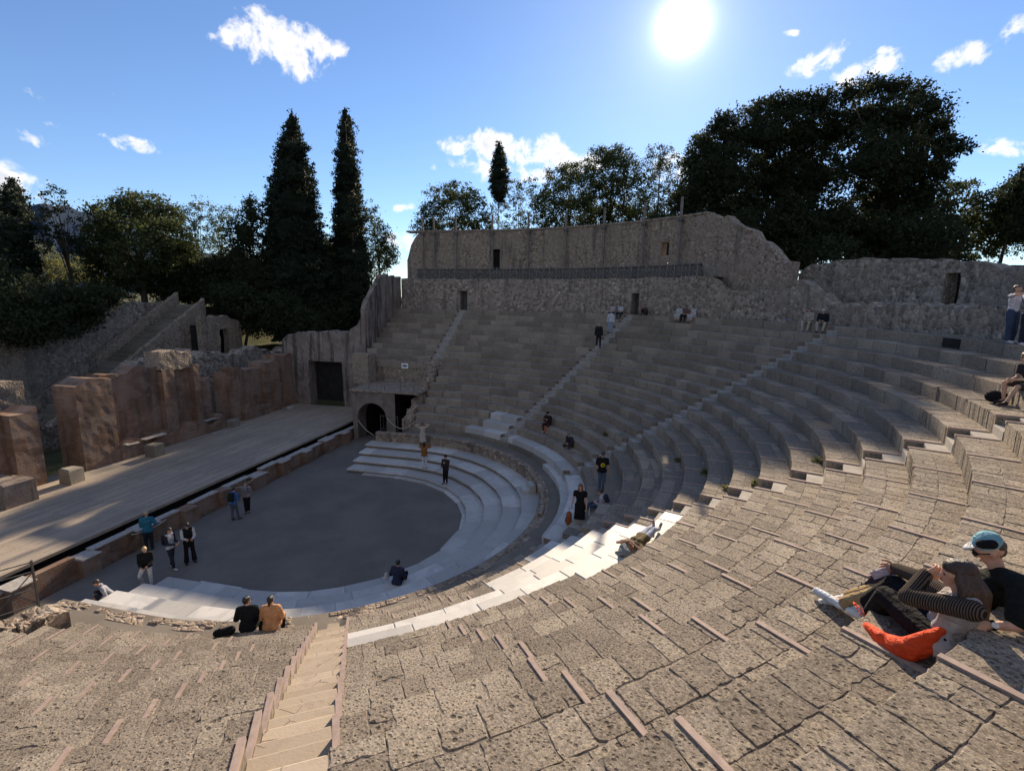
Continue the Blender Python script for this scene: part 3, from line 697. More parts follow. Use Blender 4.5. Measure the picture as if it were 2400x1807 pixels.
# ------------------------------------------------------------------ stage
SZ=-1.12
o=mesh('stage_deck',[(-17.4,-15.6,SZ-.12),(13.,-15.6,SZ-.12),(13.,-7.15,SZ-.12),(-17.4,-7.15,SZ-.12),(-17.4,-15.6,SZ),(13.,-15.6,SZ),(13.,-7.15,SZ),(-17.4,-7.15,SZ)],[(4,5,6,7),(0,3,2,1),(3,7,6,2),(1,2,6,5),(0,1,5,4),(0,4,7,3)],'wood')
tag(o,'long weathered plank stage deck between the brick backdrop and the orchestra','stage')
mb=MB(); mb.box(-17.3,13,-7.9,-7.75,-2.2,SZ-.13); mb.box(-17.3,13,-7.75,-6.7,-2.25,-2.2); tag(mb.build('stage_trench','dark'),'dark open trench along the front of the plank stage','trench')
# brick front wall with niches
MAT['cap']=plain('worn_marble_cap',(.36,.33,.30),.8,.2,.2,7,0,.3)
fw=thing('stage_front_wall','low brick wall with niches and marble caps between stage trench and orchestra','wall')
mb=MB(); V=[];F=[];UV=[]
def bxuv(x0,x1,y0,y1,z0,z1,V,F,UV):
    b=len(V); V+=[(x0,y0,z0),(x1,y0,z0),(x1,y1,z0),(x0,y1,z0),(x0,y0,z1),(x1,y0,z1),(x1,y1,z1),(x0,y1,z1)]
    for f,uv in (((3,2,6,7),[(x0,z0),(x1,z0),(x1,z1),(x0,z1)]),((0,4,5,1),[(x0,z0),(x0,z1),(x1,z1),(x1,z0)]),((1,5,6,2),[(y0,z0),(y0,z1),(y1,z1),(y1,z0)]),((0,3,7,4),[(y0,z0),(y1,z0),(y1,z1),(y0,z1)]),((4,7,6,5),[(x0,y0),(x0,y1),(x1,y1),(x1,y0)])):
        F.append(tuple(i+b for i in f)); UV.extend(uv)
cap=MB(); x=-12.6; i=0
pat=[(1.4,0),(.7,1),(1.2,0),(.9,1),(1.5,0),(.6,1)]
while x<9.4:
    w,t=pat[i%6]; i+=1; w=min(w,9.4-x)
    zt=-1.28+random.uniform(-.12,.06)
    yf=-6.12 if t else -6.45
    bxuv(x,x+w,-6.72,yf,-2.2,zt,V,F,UV)
    if random.random()<.8: cap.box(x-.04,x+w+.03,-6.74,yf+.05,zt+.003,zt+.055,.012,None,.015)
    x+=w
mesh('brick_face',V,F,'brick',fw,False,UV); cap.build('cap_slab','cap',fw)
rope('barrier_rope',(4.6,-6.0,-1.2),(3.1,-6.0,-1.25),.12,'pale rope sagging along the brick stage front at left',.018)
rope('barrier_rope',(-.2,-6.0,-1.2),(-2.2,-6.0,-1.2),.22,'pale rope sagging along the brick stage front near its middle',.018)
# ------------------------------------------------------------------ backdrop building
sb=thing('stage_building','ruined reddish brick stage backdrop with piers, niches and doorways','ruin')
def bl(name,x0,x1,y0,y1,z0,z1,mat='brick',dz=0,par=sb,n=None,jag=.05):
    """brick mass with worn faces and a ragged, optionally sloping top"""
    rg=random.Random(int(x0*31+z1*7)); ph=rg.random()*9
    return wall(name,[(x1,y1),(x0,y1)],y1-y0,z0,lambda s:z1+dz*(1-s/(x1-x0))+jag*2.2*(math.sin(int(s/.34)*7.3+ph)+.6*math.sin(int(s/.13)*3.7+ph)),mat,par,(),.24,.009,.3,1,int(abs(x0)*10))
z0=SZ-.4
bl('wall',4.1,12.6,-16.2,-15.4,z0,2.7,'brick'); bl('pier',1.55,2.65,-16.,-14.6,z0,2.55); bl('wall',2.65,4.1,-16.2,-15.1,z0,2.75)
bl('pier',-1.95,-.12,-16.,-14.5,z0,3.5,dz=-.05); bl('wall',-5.3,-1.95,-16.2,-15.3,z0,3.75,dz=-.3)
bl('upper_block',-7.5,-5.3,-16.1,-14.95,3.3,4.45,'rubble_fine',dz=-.05); bl('pier',-6.1,-5.3,-16.2,-14.9,z0,3.35); bl('wall',-7.4,-6.1,-16.2,-15.2,z0,3.35); bl('pier',-7.9,-7.4,-16.2,-14.8,z0,3.4)
bl('wall',-9.0,-7.9,-16.2,-15.2,z0,2.4); bl('pier',-11.1,-10.35,-16.2,-14.8,z0,2.35); bl('wall',-13.7,-11.1,-16.2,-15.1,z0,2.35,dz=.3); bl('pier',-15.2,-13.7,-16.1,-14.6,z0,2.8); bl('wall',-17.6,-15.2,-16.2,-15.,z0,3.1,dz=.1)
bl('low_base',-9.1,-1.95,-15.3,-14.35,z0,-.35,'brick',jag=.09); bl('low_base',-13.8,-11.2,-15.1,-14.5,z0,-.25,'brick',jag=.09); bl('low_base',3.0,5.6,-15.,-13.9,z0,-.1,'plaster',jag=.12)
for (a,b,y,z) in ((-4.6,-3.2,-14.3,-.33),(-8.6,-7.6,-14.35,-.3),(-2.9,-2.2,-14.3,-.35)): cap=MB(); cap.box(a,b,y-.35,y+.05,z,z+.06,.01,None,.03); cap.build('loose_slab','cap',sb)
mb=MB(); mb.box(-17.9,-16.9,-9.75,-9.,z0,5.,.05); 
# west side wall with the tall doorway
def topw(s): return float(np.interp(s,[0,.5,.9,1.3,2.1,3.1,5.1,7.3,8.],[6.9,6.35,5.85,5.4,5.0,5.1,5.0,4.7,4.3]))+.1*math.sin(s*6)+.07*math.sin(s*13)
ww=tag(wall('tall_side_wall',[(-17.4,-7.9),(-17.4,-15.9)],1.0,z0,topw,'plaster',side=-1,holes=[(2.45,5.6,z0,2.6)],step=.3,jit=.03,dz=.35),'tall stained plaster wall with a wide doorway at the far end of the stage','wall')
mb=MB(); mb.box(-18.7,-18.45,-13.9,-10.0,z0,3.); mb.build('recess_shade_box','dark',ww)  # black box behind the doorway painting the shade inside it
for i,(x,y,w,h_,lab) in enumerate([(-3.1,-13.5,.62,.72,'squared tuff block on the stage beside the broad brick pier'),(1.15,-13.6,.66,.75,'rough sunlit tuff block on the stage in front of the gap'),(-9.6,-14.2,.62,.5,'small brown tuff block on the stage by the dark doorway')]):
    mb=MB(); mb.box(x-w/2,x+w/2,y-w/2,y+w/2,SZ+.002,SZ+h_,.05,None,.05); tag(mb.build('stone_block','block'),lab,'stone block')
mb=MB(); mb.box(3.1,4.3,-14.1,-12.9,SZ+.002,SZ+1.0,.06,None,.08); tag(mb.build('low_ruined_wall','plaster'),'broken sunlit plaster stub on the stage at the left edge','ruin')
mb=MB(); mb.box(-15.9,-15.3,-14.2,-13.9,SZ+.002,SZ+.16,.03,None,.03); tag(mb.build('marble_fragment','marble'),'small pale marble fragment lying on the stage near the side wall','fragment')
mb=MB(); mb.box(-8.5,-7.5,-13.9,-13.75,SZ+.002,SZ+.08,.01,None,.02); tag(mb.build('marble_strip','cap'),'thin pale slab lying on the stage below the brick base','slab')
# bottom-left: rubble stub, railing
tag(wall('near_rubble_stub',[(10.35,-.75),(12.8,-1.5),(16,-1.5)],.55,-2.,lambda s:.28+.22*s+.1*math.sin(s*6),'rubble',side=-1,step=.25,jit=.02,dz=.25),'broken rubble wall stub at the lower left end of the near seats','wall')
mb=MB()
for i in range(70):
    t=random.random(); x=10.4+t*2.6; y=-.78-t*.75+random.uniform(-.5,.05); q=random.uniform(.06,.16); z=.28+.22*t*2.7
    mb.box(x-q,x+q,y-q*.8,y+q*.8,z-.2,z+q*.45,.03,None,.03)
mb.build('loose_stone','rubble_fine',bpy.data.objects['near_rubble_stub'])
nr=thing('side_railing','dark iron railing with crossed bars above the side passage at lower left','railing')
mb=MB(); Q=[Vector(atz(88,1402,-.1)),Vector(atz(-20,1432,-.05)),Vector(atz(-140,1462,0.)),Vector(atz(-300,1500,.05))]; Q=[q-Vector((0,0,q.z)) for q in Q]
for q in Q: mb.bar(q+Vector((0,0,-.6)),q+Vector((0,0,1.0)),.04)
for a,b in zip(Q,Q[1:]):
    for z in (.95,.68,.2,-.25): mb.bar(a+Vector((0,0,z)),b+Vector((0,0,z)),.024)
    mb.bar(a+Vector((0,0,-.25)),b+Vector((0,0,.68)),.02); mb.bar(a+Vector((0,0,.68)),b+Vector((0,0,-.25)),.02)
mb.build('rails','iron',nr)
# ------------------------------------------------------------------ terrain outside the theatre
def sstep(a,b,x): t=np.clip((x-a)/(b-a),0,1); return t*t*(3-2*t)
def terrain(x,y):
    r=math.hypot(x,y)
    # inside: well below the floor
    north=float(sstep(24.9,26.2,r)) if y>-8 else float(sstep(24.6,26.0,abs(x)))
    zn=-2.6+north*(10.0+(1.2 if r>40 else 0)) if y>-8 else None
    # south-west: low behind the backdrop, plateau further west
    if y>-8: z=zn
    else:
        t=float(sstep(-17.,-27.,x)); z=-2.6+.0*t
        u=float(sstep(-16.4,-18,y)); w=float(sstep(-17.8,-19.,x))
        low=-1.9+4.4*float(sstep(-9,-26,x))
        pl=6.6+.4*float(sstep(-30,-60,y))
        far=float(sstep(-29.1,-30.2,y))*float(sstep(3,-1,x)) 
        z=-2.6+(low+2.6)*max(u,w)
        z=z+(pl-z)*max(far*1.0, float(sstep(-34,-41,x))*max(u,w))
        if x>0: z=z*(1-0)+0
        if x<-24.6: z=max(z,2.2+2*float(sstep(-9,-8,y)))
    if r>90: z=z+(3.-z)*float(sstep(90,260,r))
    return z+ .12*noise.noise(Vector((x*.2,y*.2,0))) if r>27 else z
xs=sorted(set([-9000,-5000,-2500,-1200,-700,-450,-300,-220,-170,-140,-120]+list(range(-110,-40,5))+list(np.arange(-40,30.1,1.0))+[35,45,60,90,140,300,700,2000,9000]))
ys=sorted(set([-9000,-5000,-2500,-1200,-700,-400,-250,-180,-140,-115]+list(range(-100,-40,5))+list(np.arange(-40,32.1,1.0))+[36,42,50,60,75,100,140,250,500,1200,3000,9000]))
V=[];F=[]
for y in ys:
    for x in xs: V.append((x,y,terrain(x,y)))
nx=len(xs)
for j in range(len(ys)-1):
    for i in range(nx-1): a=j*nx+i; F.append((a,a+1,a+nx+1,a+nx))
struct(mesh('ground',V,F,'grass',None,True))
# far hills, the blue of hazy air put into their colour
MAT['hill']=dirt_mat('haze_blue_hillside',(.03,.05,.085),(.036,.06,.10),.002)
V=[];F=[]; n=110
for i in range(n+1):
    u=-700+1500*i/n; top=float(np.interp(u,[-700,-300,60,120,180,300,450,600,800],[380,440,474,482,494,520,575,640,700]))+4*math.sin(u*.03)+3*math.sin(u*.11)
    d=ray(u,top); q=math.hypot(d[0],d[1]); e=d[2]/q; c,s_=d[0]/q,d[1]/q
    for d_,f in ((6500,0.),(7300,.4+.05*math.sin(u*.04)),(8300,.75+.04*math.sin(u*.07)),(9300,1.)): V.append((CAM[0]+c*d_,CAM[1]+s_*d_,-30+(e*9300+38)*f))
for i in range(n):
    for j in range(3): a=i*4+j; F.append((a,a+4,a+5,a+1))
struct(mesh('hills',V,F,'hill',None,True))
# ------------------------------------------------------------------ ruins behind the backdrop
def slope(s): return 0
st=thing('long_staircase','long straight open staircase climbing to the left plateau behind the backdrop','staircase')
mb=MB(); n=34; x0,z0_,x1,z1_=-5.2,-1.9,-19.6,7.0
for i in range(n):
    a=x0+(x1-x0)*i/n; b=x0+(x1-x0)*(i+1)/n; z=z0_+(z1_-z0_)*(i+1)/n
    mb.box(b-.1,a,-28.2,-26.,z-.8,z,.02,None,.02)
mb.build('steps','tuff_dark',st)
def stl(s): return float(z0_+(z1_-z0_)*s/(x0-x1))+.35+.06*math.sin(s*7)
wall('side_wall',[(x0,-25.7),(x1-.3,-25.7)],.4,-2.6,stl,'rubble_fine',st,side=1,step=.4,jit=.03,dz=.5)
wall('side_wall',[(x0,-28.6),(x1-.3,-28.6)],.4,-2.6,lambda s:stl(s)+.5,'rubble_fine',st,side=1,step=.4,jit=.03,dz=.5)
tag(wall('plateau_wall',[(-7.4,-29.3),(-20.6,-29.3)],.6,-2.6,lambda s:7.15+.06*math.sin(s*3),'rubble',side=1,step=.5,jit=.04,dz=.5),'high rubble retaining wall of the plateau above the long staircase','wall')
tag(wall('lower_terrace_wall',[(3.5,-28.9),(-7.5,-28.9)],.6,-2.6,lambda s:5.5+.12*math.sin(s*2)+.1*math.sin(s*5),'rubble_fine',side=1,step=.5,jit=.04,dz=.5),'lower pale rubble terrace wall left of the plateau wall','wall')
tag(wall('gatehouse_ruin',[(-17.6,-24.),(-22.2,-24.),(-22.2,-25.5)],.6,-1,lambda s:6.0-.25*max(0,s-2.5)**1.4+.1*math.sin(s*5),'rubble_fine',side=1,holes=[(1.9,2.9,-1,4.8)],step=.35,jit=.05,dz=.4),'small ruined wall with a dark doorway at the head of the staircase','ruin')
mb=MB(); mb.box(-21.6,-18.,-26.5,-25.,1.5,5.2); mb.build('recess_shade_box','dark',bpy.data.objects['gatehouse_ruin'])  # black box set behind the ruin's doorway in place of inner shade
tag(wall('rubble_heap_wall',[(-7.2,-19.2),(-24.5,-19.2)],1.2,-2.6,lambda s:3.25+.0*s+.25*math.sin(s*1.3)+.15*math.sin(s*4.7)-.5*float(sstep(9,17,s)),'rubble',side=1,holes=[(1.2,2.2,1.2,3.0)],step=.35,jit=.06,dz=.4),'long low rubble wall just behind the stage backdrop','wall')
tag(wall('left_rear_wall',[(9.,-18.6),(-.6,-18.6)],.8,-2.6,lambda s:3.35+.08*math.sin(s*3),'rubble_fine',side=1,step=.4,jit=.04,dz=.4),'dull rubble wall behind the brick piers at the far left','wall')
tag(wall('middle_rear_wall',[(1.8,-22.6),(-6.6,-22.6)],.6,-2.6,lambda s:-.3+.1*math.sin(s*5),'rubble',side=1,step=.4,jit=.04,dz=.4),'low rubble wall seen through the gap in the backdrop','wall')
mb=MB(); mb.box(-1.2,1.4,-20.6,-20.0,-2.,-.75,.04,None,.05); tag(mb.build('fallen_slab','cap'),'long pale fallen slab behind the gap in the backdrop','slab')
mb=MB()
for i in range(12): 
    x=random.uniform(-3.6,-1.4); y=-22.9+random.uniform(-.3,.3); mb.box(x-.35,x+.35,y-.2,y+.2,-.4,-.1+random.uniform(0,.55),.05,None,.06)
tag(mb.build('rubble_pile','rubble_fine'),'pile of sunlit rubble seen through the gap in the backdrop','rubble')
mb=MB()
for i in range(3): mb.box(-2.3+i*.18,1.8-i*.3,-21.9-i*.05,-21.4,-2.,-.9+i*.02)
struct(mb.build('grass_verge','grass'))
# ------------------------------------------------------------------ trees
def leaf_mat(name,a,b,tr=.35):
    k=M(name,.75,.2); r=k.attr('rnd'); k.col(k.mix(r,a,b)); k.b.inputs['Roughness'].default_value=.7
    t=k.n('ShaderNodeBsdfTranslucent'); k.L.new(k.mix(r,tuple(x*1.3 for x in a),tuple(x*1.5 for x in b)),t.inputs[0])
    mx=k.n('ShaderNodeMixShader'); mx.inputs[0].default_value=tr; k.L.new(k.b.outputs[0],mx.inputs[1]); k.L.new(t.outputs[0],mx.inputs[2]); k.L.new(mx.outputs[0],k.N['Material Output'].inputs[0]); return k.m
MAT['leaf_dark']=leaf_mat('dark_foliage',(.024,.032,.015),(.05,.058,.026),.3)
MAT['leaf_oak']=leaf_mat('oak_foliage',(.032,.045,.018),(.075,.088,.032),.4)
MAT['leaf_olive']=leaf_mat('olive_foliage',(.10,.11,.04),(.20,.19,.08),.4)
MAT['leaf_cyp']=leaf_mat('cypress_foliage',(.014,.022,.013),(.030,.042,.022),.15)
MAT['bark']=plain('bark',(.09,.07,.055),.95,.1,.35,6,0,.8)
def foliage(name,blobs,n,mat,parent,leaf=.2,clump=.55,per=13,shell=.6,flat=1.,core_=False):
    """blobs (x,y,z,rx,ry,rz): leaf sprays spread through ragged lumps of a crown"""
    B=np.array(blobs,float); vol=(B[:,3]*B[:,4]+B[:,4]*B[:,5]+B[:,3]*B[:,5]); pr_=vol/vol.sum()
    idx=RNG.choice(len(B),n,p=pr_); d=RNG.normal(size=(n,3)); d/=np.linalg.norm(d,axis=1)[:,None]
    rad=np.where(RNG.random(n)<shell,RNG.uniform(.78,1.08,n),RNG.uniform(.2,1,n)**.6)
    # lumpiness
    ph=np.sin(d[:,0]*5+idx*1.7)+np.sin(d[:,1]*6+idx*2.3)+np.sin(d[:,2]*5.5+idx*.9)
    rad*=1+.10*ph
    c=B[idx,:3]+d*rad[:,None]*B[idx,3:6]
    cs=clump*RNG.uniform(.5,1.3,n)
    P=np.repeat(c,per,0)+RNG.normal(size=(n*per,3))*np.repeat(cs,per)[:,None]*np.array([.55,.55,.42*flat])
    m_=len(P); a=RNG.normal(size=(m_,3)); a/=np.linalg.norm(a,axis=1)[:,None]; b=RNG.normal(size=(m_,3)); b-=a*(a*b).sum(1)[:,None]; b/=np.linalg.norm(b,axis=1)[:,None]
    s=leaf*RNG.uniform(.5,1.3,m_)[:,None]; w=s*.55
    V=np.empty((m_,4,3)); V[:,0]=P-a*s; V[:,1]=P+b*w; V[:,2]=P+a*s; V[:,3]=P-b*w
    return _leafmesh(name,V,n,per,m_,mat,parent,B if core_ else None)
def _leafmesh(name,V,n,per,m_,mat,parent,B):
    me=bpy.data.meshes.new(name); me.vertices.add(m_*4); me.vertices.foreach_set('co',V.astype(np.float32).ravel())
    me.loops.add(m_*4); me.loops.foreach_set('vertex_index',np.arange(m_*4,dtype=np.int32)); me.polygons.add(m_); me.polygons.foreach_set('loop_start',np.arange(0,m_*4,4,dtype=np.int32))
    try: me.polygons.foreach_set('loop_total',np.full(m_,4,dtype=np.int32))
    except Exception: pass
    me.update(calc_edges=True); me.materials.append(MAT[mat])
    r=np.clip(np.repeat(RNG.random(n),per)*.7+RNG.random(m_)*.3,0,1); at=me.attributes.new('rnd','FLOAT','FACE'); at.data.foreach_set('value',r.astype(np.float32))
    o=bpy.data.objects.new(name,me); C.objects.link(o); o.parent=parent
    if B is not None:       # solid, lumpy heart of a dense crown
        mb=MB(); rg=random.Random(3)
        for (x,y,z,rx,ry,rz) in B:
            n1,n2=9,6; VV=[]; ph=rg.random()*6
            for i in range(n2+1):
                for k in range(n1):
                    th=pi*i/n2; q=2*pi*k/n1; f=(.74 if mat=='leaf_cyp' else .5)*(1+.16*math.sin(3*q+ph+i)+.1*math.sin(5*th+ph)); VV.append((x+rx*f*math.sin(th)*math.cos(q),y+ry*f*math.sin(th)*math.sin(q),z+rz*f*math.cos(th)))
            mb.add(VV,[(i*n1+k,(i+1)*n1+k,(i+1)*n1+(k+1)%n1,i*n1+(k+1)%n1) for i in range(n2) for k in range(n1)],.1)
        mb.build('inner_foliage',mat,o)
    return o
def tree(label,cat,u,L_,vtop,vbot,base,blobpx,mat,dens=1.,leaf=.2,trunk=.35,group=None,clump=.55,shell=.6,depth=.8,lean=0,name='tree'):
    """crown lobes given as (photo u, photo v, half width px, half height px) at real distance L_"""
    o0=atL(u,vtop,L_); k=lambda p:p*L_/FPX*1.0
    root=thing(name,label,cat,(o0[0],o0[1],base),0,group)
    bl_=[]; rg=random.Random(int(u*7+vtop))
    for (bu,bv,hw,hh) in blobpx:
        p=atL(bu,bv,L_*(1+rg.uniform(-.05,.05))); dd=hypot_scale(bu,bv)*L_/FPX
        bl_.append((p[0]-o0[0],p[1]-o0[1],p[2]-base,hw*dd*depth if False else hw*dd,hw*dd,hh*dd))
    area=sum(b[3]*b[5] for b in bl_); leaf=leaf*.72; n=int(max(80,area*24*dens))
    foliage('crown',bl_,n,mat,root,leaf,clump,24,shell,1.,mat in('leaf_cyp','leaf_dark') and dens>1); trunk=trunk*.6
    top=max(b[2] for b in bl_); mb=MB()
    cx=np.mean([b[0] for b in bl_]); cy=np.mean([b[1] for b in bl_])
    mb.tube([(lean,0,-.5),(lean*.6+cx*.2,cy*.2,top*.35),(cx*.6,cy*.6,top*.65),(cx,cy,top*.85)],[trunk,trunk*.8,trunk*.5,trunk*.1],8)
    for i,b in enumerate(bl_[:9]):
        f=rg.uniform(.3,.6); a=Vector((cx*f,cy*f,top*f)); e=Vector(b[:3]); mid=a.lerp(e,.5)+Vector((0,0,.05*top)); mb.tube([a,mid,e],[trunk*.4,trunk*.25,trunk*.08],5)
    mb.build('trunk','bark',root,True); return root
def spire(u0,prof,step=13,wob=3,u1=None):
    rg=random.Random(int(u0)); v=prof[0][0]; o=[]
    while v<prof[-1][0]:
        hw=float(np.interp(v,[p[0] for p in prof],[p[1] for p in prof])); t=(v-prof[0][0])/(prof[-1][0]-prof[0][0]); o.append((u0+((u1 or u0)-u0)*t+rg.uniform(-wob,wob),v,hw*rg.uniform(.88,1.08),max(step*1.5,hw*.7))); v+=step
    return o
def hypot_scale(u,v):
    # metres per pixel factor at unit horizontal distance for a ray off axis
    d=_F+_R*(u-1200)/FPX-_U*(v-903.5)/FPX; return 1/math.hypot(d[0],d[1])*1.0
def lobes(u0,u1,v0,v1,n,hw,hh,seed=1,dome=True):
    rg=random.Random(seed); o=[]
    for i in range(n):
        t=(i+.5)/n; u=u0+(u1-u0)*t+rg.uniform(-1,1)*hw*.4; e=(1-(2*t-1)**2)**.5 if dome else 1
        o.append((u,v1-(v1-v0-hh)*e*rg.uniform(.75,1.0),hw*rg.uniform(.7,1.2),hh*rg.uniform(.7,1.2)))
    return o
# --- left group
tree('narrow dark cypress standing alone at the far left edge','tree',35,60,425,640,4,spire(30,[(435,12),(455,24),(500,27),(560,30),(620,38),(680,50)],13,3,44),'leaf_cyp',2.4,.17,clump=.3,shell=.7,name='cypress_tree')
tree('thin ragged conifer with a bare leaning lower trunk at far left','tree',150,58,438,600,4,[(125,450,16,12),(98,455,14,6),(135,480,24,12),(160,483,18,7),(110,492,26,8),(130,515,34,14),(95,520,20,7),(150,535,32,14),(115,545,34,12),(140,565,42,16),(165,570,26,14),(125,583,30,12)],'leaf_cyp',1.0,.15,.22,clump=.35,name='conifer_tree')
tree('pale olive green bush lit by the sun left of the broad oak','shrub',60,66,600,690,3,[(20,630,40,40),(70,650,40,40),(10,600,20,20),(95,600,28,30)],'leaf_olive',1.3,.15,.12,name='olive_shrub')
tree('yellowish bush behind the leaning conifer trunk','shrub',195,66,600,680,3,[(190,630,32,32),(215,655,24,28),(150,640,34,30),(120,630,30,28)],'leaf_olive',1.3,.15,.12,name='olive_shrub')
tree('low dark bush mass at the far left above the terrace wall','shrub',100,50.5,655,800,4,[(20,710,60,60),(80,715,60,55),(140,715,60,50),(190,715,40,45),(60,770,70,35),(0,760,60,50),(215,725,34,30),(150,760,50,26),(250,690,34,24),(10,650,40,40)],'leaf_dark',1.7,.2,.2,name='dark_shrub')
tree('broad dense oak in the middle of the left tree line','tree',310,60,462,700,6,[(245,520,38,40),(285,495,48,36),(330,490,48,34),(375,505,42,34),(215,570,34,44),(260,585,60,60),(330,580,66,62),(395,560,50,48),(420,610,36,44),(440,585,26,28),(240,655,50,44),(320,655,66,48),(390,660,50,44),(440,660,30,40)],'leaf_oak',1.4,.2,.5,name='oak_tree')
tree('sparse airy tree with thin branches right of the broad oak','tree',460,68,475,640,6,[(445,500,30,26),(470,490,24,22),(430,520,30,22),(462,540,34,30),(480,575,30,34),(450,600,30,30),(460,650,50,44)],'leaf_oak',.6,.14,.22,clump=.4,shell=.5,name='sparse_tree')
tree('sparse airy tree with thin branches left of the tall cypresses','tree',510,68,480,640,6,[(505,505,24,22),(530,500,24,22),(495,540,26,26),(525,545,26,30),(505,590,34,36),(510,645,46,44)],'leaf_oak',.75,.14,.22,clump=.4,shell=.5,name='sparse_tree')
tree('small dense tree between the sparse trees and the first tall cypress','tree',590,61,455,700,5,[(585,475,16,18),(590,505,24,30),(575,550,38,44),(560,610,44,56),(600,640,44,60),(540,650,34,44),(560,700,50,34)],'leaf_dark',1.2,.18,.3,name='tree')
tree('tall broad cypress, wider of the two spires left of the seats','tree',690,61,270,800,3,spire(684,[(280,7),(300,16),(340,29),(390,40),(440,48),(500,56),(580,66),(660,76),(740,84)],12,4,692),'leaf_cyp',2.1,.17,.5,clump=.3,shell=.66,name='cypress_tree')
tree('tall slender cypress, narrower of the two spires left of the seats','tree',818,62,262,760,3,spire(811,[(270,7),(290,14),(330,20),(400,26),(470,32),(540,36),(640,44),(720,52)],12,3,822),'leaf_cyp',2.4,.16,.4,clump=.3,shell=.66,name='cypress_tree')
tree('dark rounded tree right of the slender cypress behind the sloping wall','tree',885,66,470,680,4,[(868,490,16,22),(870,530,24,30),(895,560,26,30),(880,600,40,40),(905,600,26,24),(860,650,44,44),(920,590,14,14)],'leaf_oak',1.0,.18,.25,name='tree')
tree('dark evergreen filling the gap between the two tall cypresses','tree',760,64,560,780,3,[(755,600,50,50),(770,680,50,60),(840,720,60,50),(740,740,60,40)],'leaf_dark',2.2,.2,.3,name='evergreen_tree')
tree('low dark evergreen left of the tall cypresses','tree',560,56,650,780,3.0,[(560,700,50,34),(600,740,60,40),(650,740,54,50),(530,690,30,24),(690,760,60,36),(760,740,60,40),(610,690,50,50)],'leaf_dark',2.,.2,.25,name='evergreen_tree')
tree('dark thicket left of the long staircase head below the sparse trees','bush',440,62,600,700,5,[(420,640,40,40),(460,660,44,36),(400,670,40,30),(440,690,60,24)],'leaf_dark',1.6,.2,.2,name='bush')
tree('dark thicket right of the long staircase head below the sparse trees','bush',520,62,590,710,5,[(500,640,40,40),(540,640,44,50),(520,680,50,34),(480,690,40,20),(560,690,40,34)],'leaf_dark',1.6,.2,.2,name='bush')
# --- behind the upper wall
tree('small round oak behind the left end of the upper wall','tree',1050,76,432,560,8,[(1040,460,34,26),(1075,450,34,26),(1100,465,26,24),(1060,500,56,40),(1110,500,34,34),(1010,505,26,30),(1125,530,26,26),(1060,545,56,30)],'leaf_oak',.85,.2,.3,name='oak_tree')
tree('little leafy tree at the left corner of the upper wall','tree',1000,74,495,560,8,[(1000,515,22,18),(985,535,18,18),(1015,545,24,18)],'leaf_oak',.9,.2,.2,name='tree')
tree('small cypress with a bare stem, alone above the upper wall','tree',1168,80,340,560,8,spire(1170,[(345,5),(360,11),(385,17),(415,20),(445,19),(468,12)],9,1),'leaf_cyp',2.6,.18,.2,shell=.7,clump=.35,name='cypress_tree')
tree('sparse young tree right of the small cypress','tree',1220,78,415,560,8,[(1205,440,24,20),(1240,435,26,20),(1185,475,26,24),(1225,480,36,30),(1260,485,22,30),(1150,500,22,24),(1200,525,44,26),(1250,535,34,26)],'leaf_oak',.5,.18,.2,clump=.45,shell=.5,name='sparse_tree')
tree('broad leafy tree behind the middle of the upper wall','tree',1340,74,385,560,8,[(1310,420,30,26),(1345,405,34,28),(1300,460,40,34),(1350,450,50,44),(1285,500,40,36),(1330,515,60,44),(1395,520,50,40)],'leaf_oak',.9,.2,.4,name='oak_tree')
tree('tall leafy tree with a rounded top behind the middle of the upper wall','tree',1430,76,342,560,8,[(1405,375,30,28),(1440,365,36,26),(1425,410,56,40),(1470,405,36,36),(1410,460,56,44),(1470,465,54,46),(1440,520,70,40)],'leaf_oak',1.0,.2,.4,name='oak_tree')
tree('airy upright tree left of the big dark trees','tree',1550,78,335,540,8,[(1548,355,26,20),(1530,385,30,26),(1570,385,28,28),(1545,425,40,36),(1525,475,40,44),(1585,460,30,40),(1560,510,60,36),(1500,500,40,40)],'leaf_oak',.62,.18,.3,clump=.5,shell=.5,name='tree')
G='big dark evergreens at the upper right'
tree('leftmost of the big dark evergreens, lowest and nearest the sun','tree',1690,63,300,600,7.5,[(1650,330,24,20),(1690,290,30,22),(1625,380,28,36),(1670,360,50,44),(1720,330,52,46),(1640,430,54,50),(1710,420,70,62),(1610,480,50,50),(1680,510,70,56),(1750,500,70,70),(1630,550,50,34),(1720,580,70,44)],'leaf_dark',1.25,.22,.6,G,.6,name='evergreen_tree')
tree('middle one of the big dark evergreens','tree',1850,64,232,620,7.5,[(1770,262,34,22),(1820,250,44,24),(1870,250,44,26),(1920,245,40,26),(1800,320,70,56),(1880,320,70,60),(1950,310,50,50),(1810,420,76,66),(1900,420,80,70),(1830,520,76,60),(1920,530,80,64),(1860,590,80,36)],'leaf_dark',1.25,.22,.7,G,.6,name='evergreen_tree')
tree('rightmost and tallest of the big dark evergreens with a side bough','tree',2090,63,192,620,7.5,[(1990,220,34,22),(2040,205,30,20),(2095,205,34,20),(2145,225,34,22),(2185,250,36,24),(2205,290,24,20),(2020,280,56,46),(2100,280,64,50),(2170,310,44,40),(2205,355,34,22),(2245,345,24,14),(2225,325,18,10),(2040,380,76,66),(2130,390,70,66),(2195,400,30,26),(2060,480,80,66),(2150,480,66,62),(2010,560,80,50),(2110,570,80,50),(2190,560,44,50)],'leaf_dark',1.25,.22,.7,G,.6,name='evergreen_tree')
